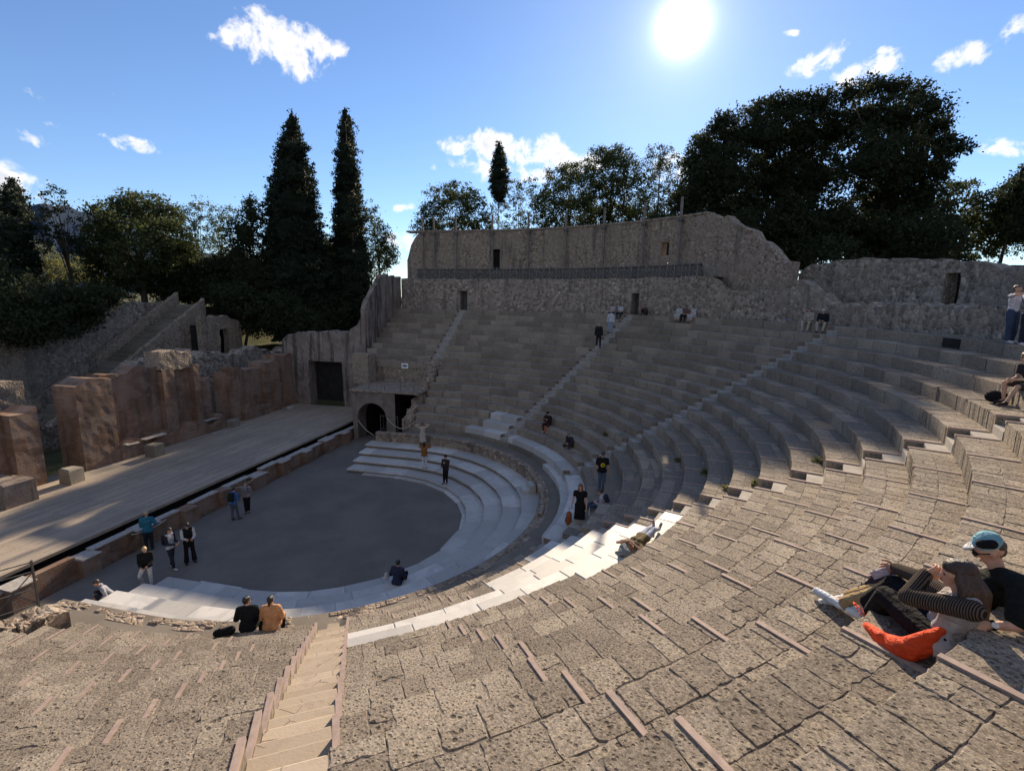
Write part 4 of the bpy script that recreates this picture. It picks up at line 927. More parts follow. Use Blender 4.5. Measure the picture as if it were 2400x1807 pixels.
tree('leafy tree low behind the right end of the ruined wall','tree',2260,68,420,640,7.5,[(2235,440,24,16),(2270,440,24,18),(2240,500,50,44),(2300,500,50,40),(2260,570,60,50),(2340,550,60,50),(2390,520,44,50)],'leaf_oak',.9,.22,.3,name='tree')
tree('dark wedge shaped cypress at the right edge','tree',2378,66,400,560,7.5,spire(2392,[(405,7),(430,22),(460,40),(490,48),(540,56)],12,3,2385),'leaf_dark',1.5,.2,.3,name='cypress_tree')
for i,(u,hw) in enumerate([(1560,60),(1640,60),(1740,80),(1850,80),(1960,80),(2070,80),(2180,80)]):
    tree(['dense undergrowth bush above the right slope of the upper wall','dense bush below the left big evergreen','dense bush behind the dip of the ruined wall','dense bush below the middle big evergreen','dense bush behind the ruined wall left of its doorway','dense bush below the tallest evergreen','dense bush behind the doorway of the ruined wall'][i],'bush',u,58+3*(i%2),560,620,7.5,[(u-30,560,50,40),(u+30,565,50,44),(u,600,70,40),(u,530,50,30)],'leaf_dark',.8,.24,.2,'bushes behind the upper right walls',name='bush')
for i,(k,a) in enumerate([(8,73.5),(7,74.5),(5,92.),(3,118.),(6,83.),(10,75.)]):
    w_=thing('grass_tuft',['tiny grass tuft in the seat joint left of the lit stairway, upper one','tiny grass tuft in the seat joint left of the lit stairway, lower one','small grass tuft low on the shaded tiers between the two right stairways','small grass tuft low on the shaded tiers left of the third stairway','small grass tuft halfway up the shaded tiers right of the third stairway','highest grass tuft in the seat joints beside the lit stairway'][i],'plant',tuple(PT(TR(k)+D-.03,a,TZ(k))),0,'grass tufts in the seat joints')
    foliage('blades',[(0,0,.05,.16,.16,.07)],16,'leaf_olive',w_,.05,.07,10)
# green weed on the marble
wd=thing('weed','small green weed growing on the third marble row','plant',tuple(PT(7.35,161,-1.6)))
foliage('leaves',[(0,0,.06,.22,.12,.08)],26,'leaf_olive',wd,.04,.08,12)
# ------------------------------------------------------------------ people
PEND=[]
def capsule(mb,a,b,ra,rb,n=10):
    a=Vector(a);b=Vector(b); d=b-a
    if d.length<1e-5: d=Vector((0,0,1e-3)); b=a+d
    d.normalize(); u=d.orthogonal().normalized(); v=d.cross(u); V=[];F=[]; rings=[]
    for t in (-.98,-.8,-.4,0): rings.append((a+d*ra*t,ra*math.sqrt(max(.02,1-t*t))))
    for t in (0,.4,.8,.98): rings.append((b+d*rb*t,rb*math.sqrt(max(.02,1-t*t))))
    for c,r in rings:
        for k in range(n): q=2*pi*k/n; V.append(c+(u*math.cos(q)+v*math.sin(q))*r)
    for i in range(len(rings)-1):
        for k in range(n): F.append((i*n+k,i*n+(k+1)%n,(i+1)*n+(k+1)%n,(i+1)*n+k))
    F.append(tuple(range(n))[::-1]); F.append(tuple((len(rings)-1)*n+k for k in range(n))); mb.add(V,F,.5)
CM={}
def cloth(c,rough=.9,name='cloth',stripe=None):
    key=(tuple(c),name,stripe is not None)
    if key in CM: return CM[key]
    k=M(name,rough,.15); co=k.co('Object'); n_=k.noise(co,9,4); col=k.mix(k.ramp(n_,.3,.7),tuple(x*.82 for x in c),tuple(min(1,x*1.15) for x in c))
    if stripe is not None:
        w=k.n('ShaderNodeTexWave'); k.L.new(co,w.inputs[0]); w.inputs['Scale'].default_value=14; w.inputs['Distortion'].default_value=1.5; w.bands_direction='DIAGONAL'; col=k.mix(k.ramp(w.outputs[0],.35,.65),col,stripe)
    if name=='hair':
        st=k.noise(k.co('Object',(1,1,.16)),55,5,.7,.6); k.col(k.mix(k.ramp(st,.3,.7),tuple(x*.45 for x in c),tuple(x*1.5 for x in c))); k.bump(st,.9,.012); k.b.inputs['Specular IOR Level'].default_value=.5; k.b.inputs['Roughness'].default_value=.45; CM[key]=k.m; return k.m
    k.col(col); k.bump(k.math('ADD',k.noise(k.co('Object',(1,1,2.2)),7,4,.55,1.8),k.math('MULTIPLY',k.noise(co,40,2),.15)),.9,.05 if name not in('skin','hair') else .006); CM[key]=k.m; return k.m
SKIN=cloth((.52,.31,.22),.6,'skin'); SKIN2=cloth((.42,.24,.16),.6,'skin')
def soft(name,mb,mat,parent,vox,it=3,fing=None):
    o=mb.build(name,mat,parent,True)
    r=o.modifiers.new('r','REMESH'); r.mode='VOXEL'; r.voxel_size=vox; r.use_smooth_shade=True
    s=o.modifiers.new('s','SMOOTH'); s.factor=.5; s.iterations=it
    PEND.append((o,fing)); return o
def ik(A,B,l1,l2,pole):
    A=Vector(A);B=Vector(B); d=B-A; L_=min(d.length,(l1+l2)*.999); d.normalize(); a=(l1*l1-l2*l2+L_*L_)/(2*L_); h_=math.sqrt(max(0,l1*l1-a*a)); p=Vector(pole); p=(p-d*p.dot(d))
    if p.length<1e-4: p=d.orthogonal()
    return A+d*a+p.normalized()*h_
def hand(fb,w,d,side,nrm,sc,curl=.5,grip=0,det=5):
    """palm capsule goes in the body; returns finger tubes. d = hand direction, nrm = palm normal"""
    d=Vector(d).normalized(); nrm=Vector(nrm); nrm=(nrm-d*nrm.dot(d)).normalized(); x=d.cross(nrm)
    w=Vector(w)
    for o in (-.022,0,.022): capsule(fb,w+x*o*.7*sc,w+(d*.075+x*o)*sc,.017*sc,.014*sc,8)
    out=MB()
    for i,(o,l) in enumerate(((-.031,.058),(-.011,.07),(.010,.074),(.030,.066))):
        b=w+(d*.072+x*o)*sc; c=curl*(1+.12*i)
        p1=b+(d*math.cos(c*.6)+nrm*math.sin(c*.6)+x*o*1.5).normalized()*l*.45*sc; p2=p1+(d*math.cos(c*1.5)+nrm*math.sin(c*1.5)).normalized()*l*.32*sc; p3=p2+(d*math.cos(c*2.3)+nrm*math.sin(c*2.3)).normalized()*l*.26*sc
        out.tube([b-d*.02*sc,b,p1,p2,p3],[.0095*sc,.0095*sc,.009*sc,.008*sc,.006*sc],det)
    s=side; b=w+(d*.02+x*.026*s)*sc; p1=b+(d*.5+x*.8*s+nrm*.25).normalized()*.036*sc; p2=p1+(d*.8+x*.35*s+nrm*.5).normalized()*.028*sc; p3=p2+(d*.9+nrm*.5).normalized()*.02*sc
    out.tube([b-x*.012*s*sc,b,p1,p2,p3],[.013*sc,.013*sc,.011*sc,.0095*sc,.007*sc],det)
    return out
def figure(label,J,sc,fit,group=None,vox=.02,facing=None,base=None):
    """J: world joints pel,waist?,neck,head,shL,shR,elL,elR,wrL,wrR,hipL,hipR,knL,knR,anL,anR,toeL,toeR, face direction fd, up direction hu"""
    J={k:Vector(v) for k,v in J.items()}
    o=base or ((J['anL']+J['anR'])/2-Vector((0,0,.08*sc)))
    root=thing('person',label,'person',tuple(o),0,group); J={k:(v-o if k not in('fd','hu') else v.normalized()) for k,v in J.items()}
    fd=J['fd']; hu=J['hu']; hu=(hu-fd*hu.dot(fd)).normalized(); hr=fd.cross(hu)
    lat=(J['shR']-J['shL']).normalized(); axis=(J['neck']-J['pel']); tf=axis.normalized().cross(lat) ; tf=-tf if tf.dot(fd)<-.2 else tf
    pel,neck=J['pel'],J['neck']; ch=pel.lerp(neck,.66); wa=pel.lerp(neck,.33)
    det=9 if vox<.012 else 5
    def torso(mb,e,low=True,hi=True):
        if low: capsule(mb,J['hipL'],J['hipR'],(.093+e)*sc,(.093+e)*sc)
        for s in (-1,1):
            capsule(mb,pel+lat*s*.045*sc,wa+lat*s*.05*sc,(.088+e)*sc,(.078+e)*sc)
            if hi: capsule(mb,wa+lat*s*.05*sc,ch+lat*s*.066*sc,(.078+e)*sc,(.095+e)*sc); capsule(mb,ch+lat*s*.066*sc,neck+lat*s*.05*sc-axis.normalized()*.055*sc,(.095+e)*sc,(.05+e)*sc)
        if hi:
            g_=.3 if (fit.get('sleevec') is not None and e>0) else 0
            for q_ in ('shL','shR'): capsule(mb,J[q_].lerp(neck,g_),neck-axis.normalized()*.02*sc,(.052+e)*sc,(.045+e)*sc)
    b=MB(); torso(b,0)
    for s in 'LR':
        capsule(b,J['sh'+s],J['el'+s],.047*sc,.036*sc); capsule(b,J['el'+s],J['wr'+s],.037*sc,.024*sc)
        capsule(b,J['hip'+s],J['kn'+s],.08*sc,.052*sc); capsule(b,J['kn'+s],J['an'+s],.052*sc,.034*sc); capsule(b,J['kn'+s].lerp(J['an'+s],.28),J['kn'+s].lerp(J['an'+s],.4),.05*sc,.046*sc); capsule(b,J['an'+s],J['toe'+s],.035*sc,.026*sc)
    hd=J['head']
    capsule(b,neck-axis.normalized()*.03*sc,hd-hu*.03*sc,.052*sc,.048*sc)
    capsule(b,hd+hu*.030*sc-fd*.022*sc,hd+hu*.028*sc+fd*.012*sc,.076*sc,.074*sc,12); capsule(b,hd+hu*.01*sc+fd*.018*sc,hd-hu*.062*sc+fd*.040*sc,.066*sc,.038*sc,12)
    capsule(b,hd+hu*.012*sc+fd*.078*sc,hd-hu*.020*sc+fd*.096*sc,.009*sc,.014*sc,8)
    capsule(b,hd-hu*.052*sc+fd*.078*sc-hr*.012*sc,hd-hu*.052*sc+fd*.078*sc+hr*.012*sc,.010*sc,.010*sc,8)
    for s in (-1,1): capsule(b,hd+hr*s*.077*sc+hu*.018*sc-fd*.012*sc,hd+hr*s*.074*sc-hu*.018*sc-fd*.004*sc,.016*sc,.010*sc,8)
    fing=[]
    for s,sg in (('L',-1),('R',1)):
        d=J.get('hd'+s) 
        d=(d+o).normalized() if d is not None else (J['wr'+s]-J['el'+s]).normalized()
        nrm=J.get('hn'+s); nrm=(nrm+o) if nrm is not None else (fd*.3-lat*sg)
        fing.append(hand(b,J['wr'+s],d,fit.get('th'+s,1 if (d.cross(nrm)).dot(fd)>0 else -1),nrm,sc,fit.get('curl'+s,fit.get('curl',.55)),0,7 if vox<.012 else 5))
    soft('body',b,fit.get('skin',SKIN),root,vox*.8,2,fing)
    # face details
    f=MB()
    for s in (-1,1): capsule(f,hd+fd*.0755*sc+hr*s*.030*sc+hu*.018*sc,hd+fd*.0765*sc+hr*s*.034*sc+hu*.018*sc,.0075*sc,.0075*sc,6)
    f.tube([hd+fd*.083*sc-hu*.050*sc-hr*.018*sc,hd+fd*.089*sc-hu*.051*sc,hd+fd*.083*sc-hu*.050*sc+hr*.018*sc],.0035*sc,5); 
    f.build('eyes_and_mouth',cloth((.09,.04,.035),.5,'face_dark'),root,True)
    # hair
    hc=fit.get('hair',(.04,.028,.02)); h_=MB()
    if fit.get('hat')!='bald':
        if fit.get('short'): capsule(h_,hd+hu*.03*sc-fd*.042*sc,hd+hu*.0*sc-fd*.042*sc,.068*sc,.052*sc,12)
        else: capsule(h_,hd+hu*.044*sc-fd*.038*sc,hd+hu*.052*sc+fd*.010*sc,.081*sc,.073*sc,12); capsule(h_,hd+hu*.03*sc-fd*.045*sc,hd-hu*.02*sc-fd*.048*sc,.07*sc,.052*sc,12)
        for s in ((-1,1) if not fit.get('short') else ()): capsule(h_,hd+hr*s*.052*sc+hu*.045*sc-fd*.01*sc,hd+hr*s*.060*sc-hu*.005*sc-fd*.03*sc,.036*sc,.026*sc,8)
        ln=fit.get('long',0)
        if ln:
            for s in (-1,0,1): capsule(h_,hd-fd*.055*sc+hr*s*.035*sc,hd-fd*.07*sc+hr*s*.048*sc-Vector((0,0,ln))*sc,.052*sc,.026*sc,10)
            if ln>.16:
                for s in (-1,1): capsule(h_,hd+hr*s*.066*sc+hu*.02*sc-fd*.005*sc,hd+hr*s*.075*sc-Vector((0,0,ln*.9))*sc,.026*sc,.02*sc,8)
        if fit.get('pony'): capsule(h_,hd-fd*.08*sc+hu*.0*sc,hd-fd*.09*sc-Vector((0,0,.19))*sc,.04*sc,.022*sc,8)
        if fit.get('bun'): capsule(h_,hd-fd*.09*sc+hu*.07*sc,hd-fd*.10*sc+hu*.075*sc,.04*sc,.04*sc,8)
        soft('hair',h_,cloth(hc,.7,'hair'),root,max(vox*.7,.008),2)
    if fit.get('hat') not in (None,'bald'):
        t=MB(); capsule(t,hd+hu*.075*sc-fd*.02*sc,hd+hu*.07*sc+fd*.0*sc,.083*sc,.08*sc,12)
        if fit.get('hatbrim'): 
            V=[];n=16
            for k in range(n): q=2*pi*k/n; V.append(hd+hu*.055*sc+(fd*math.cos(q)+hr*math.sin(q))*.15*sc)
            V+=[v+hu*.012*sc for v in V]; t.add(V,[tuple(range(n))[::-1],tuple(range(n,2*n))]+[(k,(k+1)%n,(k+1)%n+n,k+n) for k in range(n)])
        elif fit.get('peak',1): capsule(t,hd+hu*.055*sc+fd*.07*sc,hd+hu*.045*sc+fd*.13*sc,.03*sc,.024*sc,8)
        soft('hat',t,cloth(fit['hat'],.8),root,max(vox*.7,.009),2)
    if fit.get('glasses'):
        g=MB()
        for s in (-1,1): capsule(g,hd+fd*.088*sc+hr*s*.024*sc+hu*.018*sc,hd+fd*.086*sc+hr*s*.042*sc+hu*.018*sc,.017*sc,.017*sc,8); g.tube([hd+fd*.083*sc+hr*s*.05*sc+hu*.02*sc,hd+hr*s*.08*sc+hu*.02*sc],.004*sc,5)
        g.build('sunglasses',cloth((.02,.02,.022),.25,'dark_glass'),root,True)
    # trousers
    tr=fit.get('trousers'); e=fit.get('loose',.018)
    if tr is not None:
        t=MB(); torso(t,.012,True,False)
        end=fit.get('tlen',.93)
        for s in 'LR':
            kn=J['kn'+s]; an=kn.lerp(J['an'+s],end if end<=1 else 1)
            if end<.1: capsule(t,J['hip'+s],J['hip'+s].lerp(kn,.8),(.084+e)*sc,(.065+e)*sc)
            else: capsule(t,J['hip'+s],kn,(.082+e)*sc,(.055+e)*sc); capsule(t,kn,an,(.055+e)*sc,(.038+e+fit.get('flare',0))*sc)
        soft('shorts' if end<.1 else 'trousers',t,cloth(tr) if not isinstance(tr,bpy.types.Material) else tr,root,vox,fit.get('sm',3))
    sk=fit.get('skirt'); seated=(J['hipL']-J['anL']).length<.72*sc
    if sk is not None:
        t=MB(); torso(t,.014,True,False)
        for q in np.linspace(0,1,5):
            a=J['hipL'].lerp(J['hipR'],q); c=(J['anL'].lerp(J['anR'],q)); c=a.lerp(c,fit.get('sklen',.9))
            if seated: kn=J['knL'].lerp(J['knR'],q); capsule(t,a,kn,.11*sc,.10*sc); capsule(t,kn,kn.lerp(c,.75),.10*sc,.10*sc)
            else: capsule(t,a,c,.10*sc,.125*sc)
        soft('skirt',t,cloth(sk),root,vox,4)
    # top
    tp=fit.get('top')
    if tp is not None:
        t=MB(); te=fit.get('te',.016); torso(t,te,fit.get('hem',True)); sl=fit.get('sleeve',.97)
        for s in 'LR':
            if fit.get('sleevec') is not None: continue
            if sl<=.5: capsule(t,J['sh'+s],J['sh'+s].lerp(J['el'+s],sl*2),(.05+te)*sc,(.043+te)*sc)
            elif fit.get('sleevec') is None: capsule(t,J['sh'+s],J['el'+s],(.05+te)*sc,(.038+te)*sc); capsule(t,J['el'+s],J['el'+s].lerp(J['wr'+s],sl),(.038+te)*sc,(.027+te)*sc)
        if fit.get('coat'):
            for q in np.linspace(0,1,4): a=J['hipL'].lerp(J['hipR'],q); c=J['knL'].lerp(J['knR'],q); capsule(t,a,a.lerp(c,fit['coat']),(.09+te)*sc,(.095+te)*sc)
        if fit.get('hood'): capsule(t,neck-tf*.05*sc+lat*.05*sc,neck-tf*.05*sc-lat*.05*sc,.05*sc,.05*sc)
        soft(fit.get('topname','shirt'),t,cloth(tp) if not isinstance(tp,bpy.types.Material) else tp,root,vox,3)
        if fit.get('sleevec') is not None:
            t=MB()
            for s in 'LR': capsule(t,J['sh'+s],J['el'+s],(.052+te)*sc,(.040+te)*sc); capsule(t,J['el'+s],J['el'+s].lerp(J['wr'+s],sl),(.040+te)*sc,(.027+te)*sc)
            m_=fit['sleevec']; soft('sleeves',t,m_ if isinstance(m_,bpy.types.Material) else cloth(m_),root,vox,2)
    # shoes
    shc=fit.get('shoes',(.05,.05,.05)); t=MB()
    for s in 'LR':
        a,q=J['an'+s],J['toe'+s]; up=(a-J['kn'+s]).normalized(); capsule(t,a+up*.025*sc-(q-a).normalized()*.03*sc,q,.043*sc,.037*sc,10); capsule(t,a,a+up*.03*sc,.042*sc,.045*sc)
    soft('shoes',t,cloth(shc,.6),root,max(vox*.8,.008),2)
    if fit.get('pack') is not None:
        t=MB(); c=ch-tf*.17*sc
        for dx in (-.07,.07): capsule(t,c+lat*dx*sc+axis.normalized()*.10*sc,c+lat*dx*sc-axis.normalized()*.17*sc,.085*sc,.095*sc)
        for s in (-1,1): t.tube([neck+lat*s*.08*sc-tf*.09*sc,neck+lat*s*.10*sc-axis.normalized()*.0*sc+tf*.02*sc,ch+lat*s*.10*sc+tf*.115*sc,wa+lat*s*.13*sc-tf*.06*sc],.014*sc,6)
        o2=soft('backpack',t,cloth(fit['pack']),None,max(vox*.8,.012),2); o2.location=o; tag(o2,fit['packlabel'],'backpack'); 
    return root,J,o
def stand_joints(p,yaw,hgt=1.58,feet=((-.09,0),(.09,0)),hands=None,lean=0.,headyaw=0,headpitch=0,toeout=.15,seat=None,kneepole=None,side=0.,elp=None):
    """local frame x right, y forward. seat: z of pelvis above p for sitting"""
    sc=hgt/1.7; c,s=math.cos(R(yaw)),math.sin(R(yaw)); f=Vector((c,s,0)); r=Vector((s,-c,0)); U=Vector((0,0,1)); P=Vector(p)
    def Wd(x,y,z): return P+r*x*sc+f*y*sc+U*z*sc
    J={}; pz=.93 if seat is None else seat; py=0 if seat is None else 0.
    ax=Vector((math.sin(R(side)),math.sin(R(lean)),math.cos(R(lean)))); 
    pel=(0,py,pz); nk=tuple(pel[i]+ax[i]*.50 for i in range(3)); sh=tuple(pel[i]+ax[i]*.45 for i in range(3))
    J['pel']=Wd(*pel); J['neck']=Wd(*nk); J['shL']=Wd(sh[0]-.185,sh[1],sh[2]); J['shR']=Wd(sh[0]+.185,sh[1],sh[2])
    hp=R(headpitch); hy=R(headyaw); fdl=Vector((math.sin(hy)*math.cos(hp),math.cos(hy)*math.cos(hp),math.sin(hp))); fd=r*fdl.x+f*fdl.y+U*fdl.z
    J['head']=Wd(nk[0]+ax[0]*.1,nk[1]+ax[1]*.10+.02+(-.03*math.sin(hp)),nk[2]+.15); J['fd']=fd; J['hu']=U-fd*fd.z
    J['hipL']=Wd(-.085,py,pz-.03); J['hipR']=Wd(.085,py,pz-.03)
    for k,(nm,sg) in enumerate((('L',-1),('R',1))):
        q=feet[k]; fz=q[2] if len(q)>2 else 0
        J['an'+nm]=Wd(q[0],q[1],fz+.085); J['toe'+nm]=Wd(q[0]+sg*toeout*.15,q[1]+.15,fz+.035)
        kp=kneepole or (sg*.25,1,.3 if seat is not None else 0); kp=kp if not isinstance(kp[0],tuple) else kp[k]
        J['kn'+nm]=ik(J['hip'+nm],J['an'+nm],(.43 if seat is not None else .412)*sc,(.42 if seat is not None else .405)*sc,r*kp[0]+f*kp[1]+U*kp[2])
        h_=(hands or ((-.27,.05,.80),(.27,.05,.80)))[k]
        J['wr'+nm]=Wd(*h_); ep=(elp[k] if elp else (sg*.5,-1,-.35)); J['el'+nm]=ik(J['sh'+nm],J['wr'+nm],.29*sc,.26*sc,r*ep[0]+f*ep[1]+U*ep[2])
        J['wr'+nm]=J['el'+nm]+(J['wr'+nm]-J['el'+nm]).normalized()*min(.26*sc,(J['wr'+nm]-J['el'+nm]).length)
    return J,sc
def person(label,p,yaw,fit,group=None,vox=.021,**kw):
    J,sc=stand_joints(p,yaw,**kw); return figure(label,J,sc,fit,group,vox,base=Vector(p))
def tocam(p): return math.degrees(math.atan2(CAM[1]-p[1],CAM[0]-p[0]))
def inward(p): return math.degrees(math.atan2(-p[1],-p[0]))
def onto(u,v,zs):   # point on a known level
    q=atz(u,v,zs); return (float(q[0]),float(q[1]),zs)
def ontier(u,v,k): return onto(u,v,TZ(k))
BLK=(.012,.012,.014)
# --- orchestra group
p=onto(447,1318,FZ); person('person in black vest with white sleeves standing and reading a phone',p,tocam(p)+5,dict(top=BLK,sleevec=(.55,.55,.55),trousers=BLK,flare=.04,hair=BLK,shoes=BLK,topname='vest'),hands=((-.12,.28,1.1),(.10,.28,1.12)),headpitch=-40,feet=((-.14,.0),(.13,.02)),hgt=1.62)
p=onto(405,1332,FZ); person('standing person in open navy jacket over a white shirt holding a camera',p,tocam(p)+50,dict(top=(.5,.5,.52),trousers=(.03,.033,.045),hair=BLK,shoes=(.5,.5,.5),sleevec=(.025,.03,.05),pack=(.02,.022,.03),packlabel='dark backpack on the person in the open navy jacket',curl=.9),hands=((-.05,.30,1.12),(.12,.30,1.08)),headpitch=-12,feet=((-.10,-.12),(.12,.16)),hgt=1.62)
p=(6.15,-3.35,-1.84); person('blond woman in black sweater and white trousers stepping at the end of the marble rows',(6.15,-3.5,-2.05),tocam(p)-12,dict(top=BLK,trousers=(.62,.6,.6),hair=(.45,.33,.17),shoes=(.4,.38,.36),te=.03,topname='sweater',long=.1),hands=((-.1,.24,1.0),(.14,.22,.98)),headpitch=-30,feet=((-.10,.02),(.22,-.16,.10)),hgt=1.5,kneepole=((-.2,1,0),(.6,1,0)))
p=onto(262,1400,-1.60); person('person in grey hooded jacket crouched on the end of the lower marble rows',(p[0],p[1],p[2]),tocam(p)-85,dict(top=(.33,.33,.38),trousers=(.03,.032,.045),hair=(.06,.04,.03),hood=1,shoes=(.2,.2,.2),topname='jacket'),seat=.13,feet=((-.12,.40,-.2),(.12,.42,-.2)),hands=((-.16,.40,.22),(.14,.38,.25)),lean=32,headpitch=-25,hgt=1.55)
p=(4.15,-5.75,FZ); person('blond person in teal jacket leaning at the brick stage front with back to the seats',p,tocam(p)+165,dict(top=(.03,.16,.24),trousers=(.02,.025,.035),hair=(.42,.33,.2),topname='jacket',te=.03),hands=((-.12,.3,1.05),(.22,.3,1.1)),lean=8,hgt=1.6)
p=onto(550,1220,FZ); person('person in bright blue jacket with a dark backpack standing near the stage front',p,tocam(p)+140,dict(top=(.05,.13,.33),trousers=(.10,.11,.14),hair=(.05,.04,.03),shoes=(.08,.05,.04),topname='jacket',pack=(.02,.02,.02),packlabel='dark backpack on the person in the bright blue jacket'),hands=((-.15,.28,1.0),(.15,.28,1.0)),lean=10,feet=((-.1,0),(.12,.14)),hgt=1.58)
p=onto(581,1201,FZ); person('person in patterned black and white shirt and black trousers near the stage front',p,tocam(p)-10,dict(top=cloth((.03,.03,.035),.9,'patterned',(.35,.35,.37)),trousers=BLK,hair=(.12,.09,.07)),hands=((-.16,.25,1.05),(.2,.02,.8)),hgt=1.52,feet=((-.06,0),(.07,.06)))
# --- far marble rows
p=onto(991,1048,-1.12); person('woman in long beige coat on the top marble row with both hands at her hat',p,tocam(p),dict(top=(.48,.41,.34),coat=1.15,skirt=(.10,.05,.035),shoes=(.6,.6,.58),hair=(.03,.015,.01),hat=(.17,.09,.045),hatbrim=1,long=.2,topname='coat',te=.025),hands=((-.2,.06,1.62),(.2,.06,1.62)),elp=((-1,-.1,.1),(1,-.1,.1)),hgt=1.55)
p=onto(995,1099,-1.60); person('woman in orange brown sweater and white trousers taking a photo on the far marble rows',p,tocam(p)+170,dict(top=(.27,.115,.035),trousers=(.58,.58,.6),hair=(.025,.015,.012),long=.22,shoes=(.3,.3,.3),topname='sweater',te=.03),hands=((-.10,.35,1.45),(.12,.35,1.45)),hgt=1.58)
p=onto(1045,1133,-1.84); person('person in black leather jacket and cap on the lowest marble row',p,tocam(p)-30,dict(top=(.035,.03,.03),trousers=BLK,hair=(.03,.02,.015),hat=(.015,.013,.012),topname='jacket',te=.028),hands=((-.10,.24,1.3),(.13,.22,1.05)),hgt=1.58,feet=((-.07,0),(.08,.08)))
p=onto(930,1368,-1.60); person('person in dark navy jacket sitting on the near marble rows, back to the camera',p,tocam(p)+150,dict(top=(.03,.036,.07),trousers=BLK,hair=BLK,topname='jacket',te=.03),seat=.10,feet=((-.16,.42,-.22),(.1,.40,-.22)),hands=((-.2,.32,.25),(.15,.36,.25)),lean=12,hgt=1.6)
bp=Vector(p)+Vector((-.15,-.45,0)); mb=MB(); capsule(mb,bp+Vector((0,0,.10)),bp+Vector((.03,.0,.22)),.10,.06); 
for s in (-1,1): mb.tube([bp+Vector((s*.03,0,.22)),bp+Vector((s*.03,0,.34)),bp+Vector((s*.0,.03,.36))],.008,5)
tag(soft('plastic_bag',mb,cloth((.6,.6,.62),.5),None,.014,2),'white plastic bag beside the seated person in the navy jacket','bag')
# --- near left couple
p=ontier(578,1474,0); p=(9.55,3.62,0.); person('man in black coat sitting on the lowest tier, back to the camera',p,205,dict(top=(.010,.012,.016),trousers=BLK,hair=BLK,topname='coat',te=.035,glasses=1,coat=.3),seat=.10,feet=((-.16,.45,-.42),(.16,.45,-.42)),hands=((-.22,.33,.2),(.18,.33,.2)),lean=8,headyaw=48,hgt=1.62,vox=.014)
p=(9.38,4.12,0.); person('woman in peach coat with a dark ponytail sitting beside the man in black',p,200,dict(top=(.50,.27,.14),trousers=BLK,hair=(.02,.014,.012),topname='coat',te=.035,coat=.35,pony=1),seat=.10,feet=((-.14,.45,-.42),(.14,.45,-.42)),hands=((-.16,.33,.2),(.20,.33,.22)),lean=12,headyaw=18,hgt=1.56,vox=.014)
mb=MB(); capsule(mb,(9.93,3.10,.09),(9.78,3.36,.11),.09,.10); mb.tube([(9.93,3.12,.16),(9.83,3.2,.30),(9.62,3.45,.42)],.012,6)
tag(soft('shoulder_bag',mb,cloth(BLK,.6),None,.014,2),'black shoulder bag lying beside the man in the black coat','bag')
# --- right middle
p=ontier(1357,1238,0); person('woman in a black dress with long brown hair walking along the marble bench',p,tocam(p)-4,dict(top=BLK,skirt=BLK,hair=(.16,.07,.035),long=.2,sleeve=.22,shoes=BLK,sklen=.97,te=.012,curlR=1.2),hands=((-.24,.06,.84),(.30,.02,.82)),hgt=1.66,vox=.015,headpitch=-8)
q=Vector(p); t_=R(tocam(p)-4); f_=Vector((math.cos(t_),math.sin(t_),0)); r_=Vector((math.sin(t_),-math.cos(t_),0))
mb=MB(); c=q+r_*.36+f_*.10+Vector((0,0,.36)); 
for dx in (-.04,.04): capsule(mb,c+f_*dx+Vector((0,0,.16)),c+f_*dx-Vector((0,0,.12)),.10,.115)
capsule(mb,c+r_*.05+Vector((0,0,.0)),c+r_*.07-Vector((0,0,.08)),.08,.08)
for dx in (-.05,.05): mb.tube([c+f_*dx+Vector((0,0,.25)),c+f_*dx*.3+Vector((0,0,.38)),c-f_*dx*.3+r_*.05+Vector((0,0,.40))],.012,5)
mb.tube([c-f_*.06-Vector((0,0,.15)),c-f_*.07-Vector((0,0,.34))],.01,5)
tag(soft('backpack',mb,cloth((.25,.085,.04)),None,.014,2),'rust brown backpack carried by the woman in the black dress','backpack')
mb=MB(); c=q-r_*.34+f_*.08+Vector((0,0,.70)); mb.hexa([c+f_*.09-Vector((0,0,.14)),c-f_*.09-Vector((0,0,.14)),c-f_*.09+r_*.01-Vector((0,0,.14)),c+f_*.09+r_*.01-Vector((0,0,.14))],[c+f_*.09+Vector((0,0,.12)),c-f_*.09+Vector((0,0,.12)),c-f_*.09+r_*.01+Vector((0,0,.12)),c+f_*.09+r_*.01+Vector((0,0,.12))]); tag(mb.build('leaflet','paper'),'folded white leaflet in the hand of the woman in the black dress','leaflet')
p=ontier(1409,1150,1); rt,J_,o_=person('man in black T-shirt with a round yellow emblem and jeans on the lower tiers',p,tocam(p)+8,dict(top=(.014,.013,.015),trousers=(.09,.13,.18),hair=(.03,.02,.018),skin=SKIN2,sleeve=.3,te=.03,pack=(.03,.03,.035),packlabel='small dark backpack on the man with the yellow emblem'),hands=((-.30,.04,.76),(.30,.10,.80)),hgt=1.62,vox=.015,headpitch=-15,headyaw=-10)
t_=R(tocam(p)+8); f_=Vector((math.cos(t_),math.sin(t_),0)); r_=Vector((math.sin(t_),-math.cos(t_),0))
mb=MB(); c=f_*.152+Vector((0,0,1.13)); V=[];F=[]; n=28
for k in range(n):
    q_=2*pi*k/n
    for rr,dd in ((.050,.004),(.083+.006*(k%2),.004)): V.append(c+(r_*math.cos(q_)+Vector((0,0,1))*math.sin(q_))*rr+f_*(dd-.9*(math.cos(q_)*rr)**2*3)); 
for k in range(n): F.append((2*k,2*k+1,(2*k+3)%(2*n),(2*k+2)%(2*n)))
b0=len(V); zz=[(-.035,-.02),(-.01,.018),(.008,-.012),(.034,.022)]
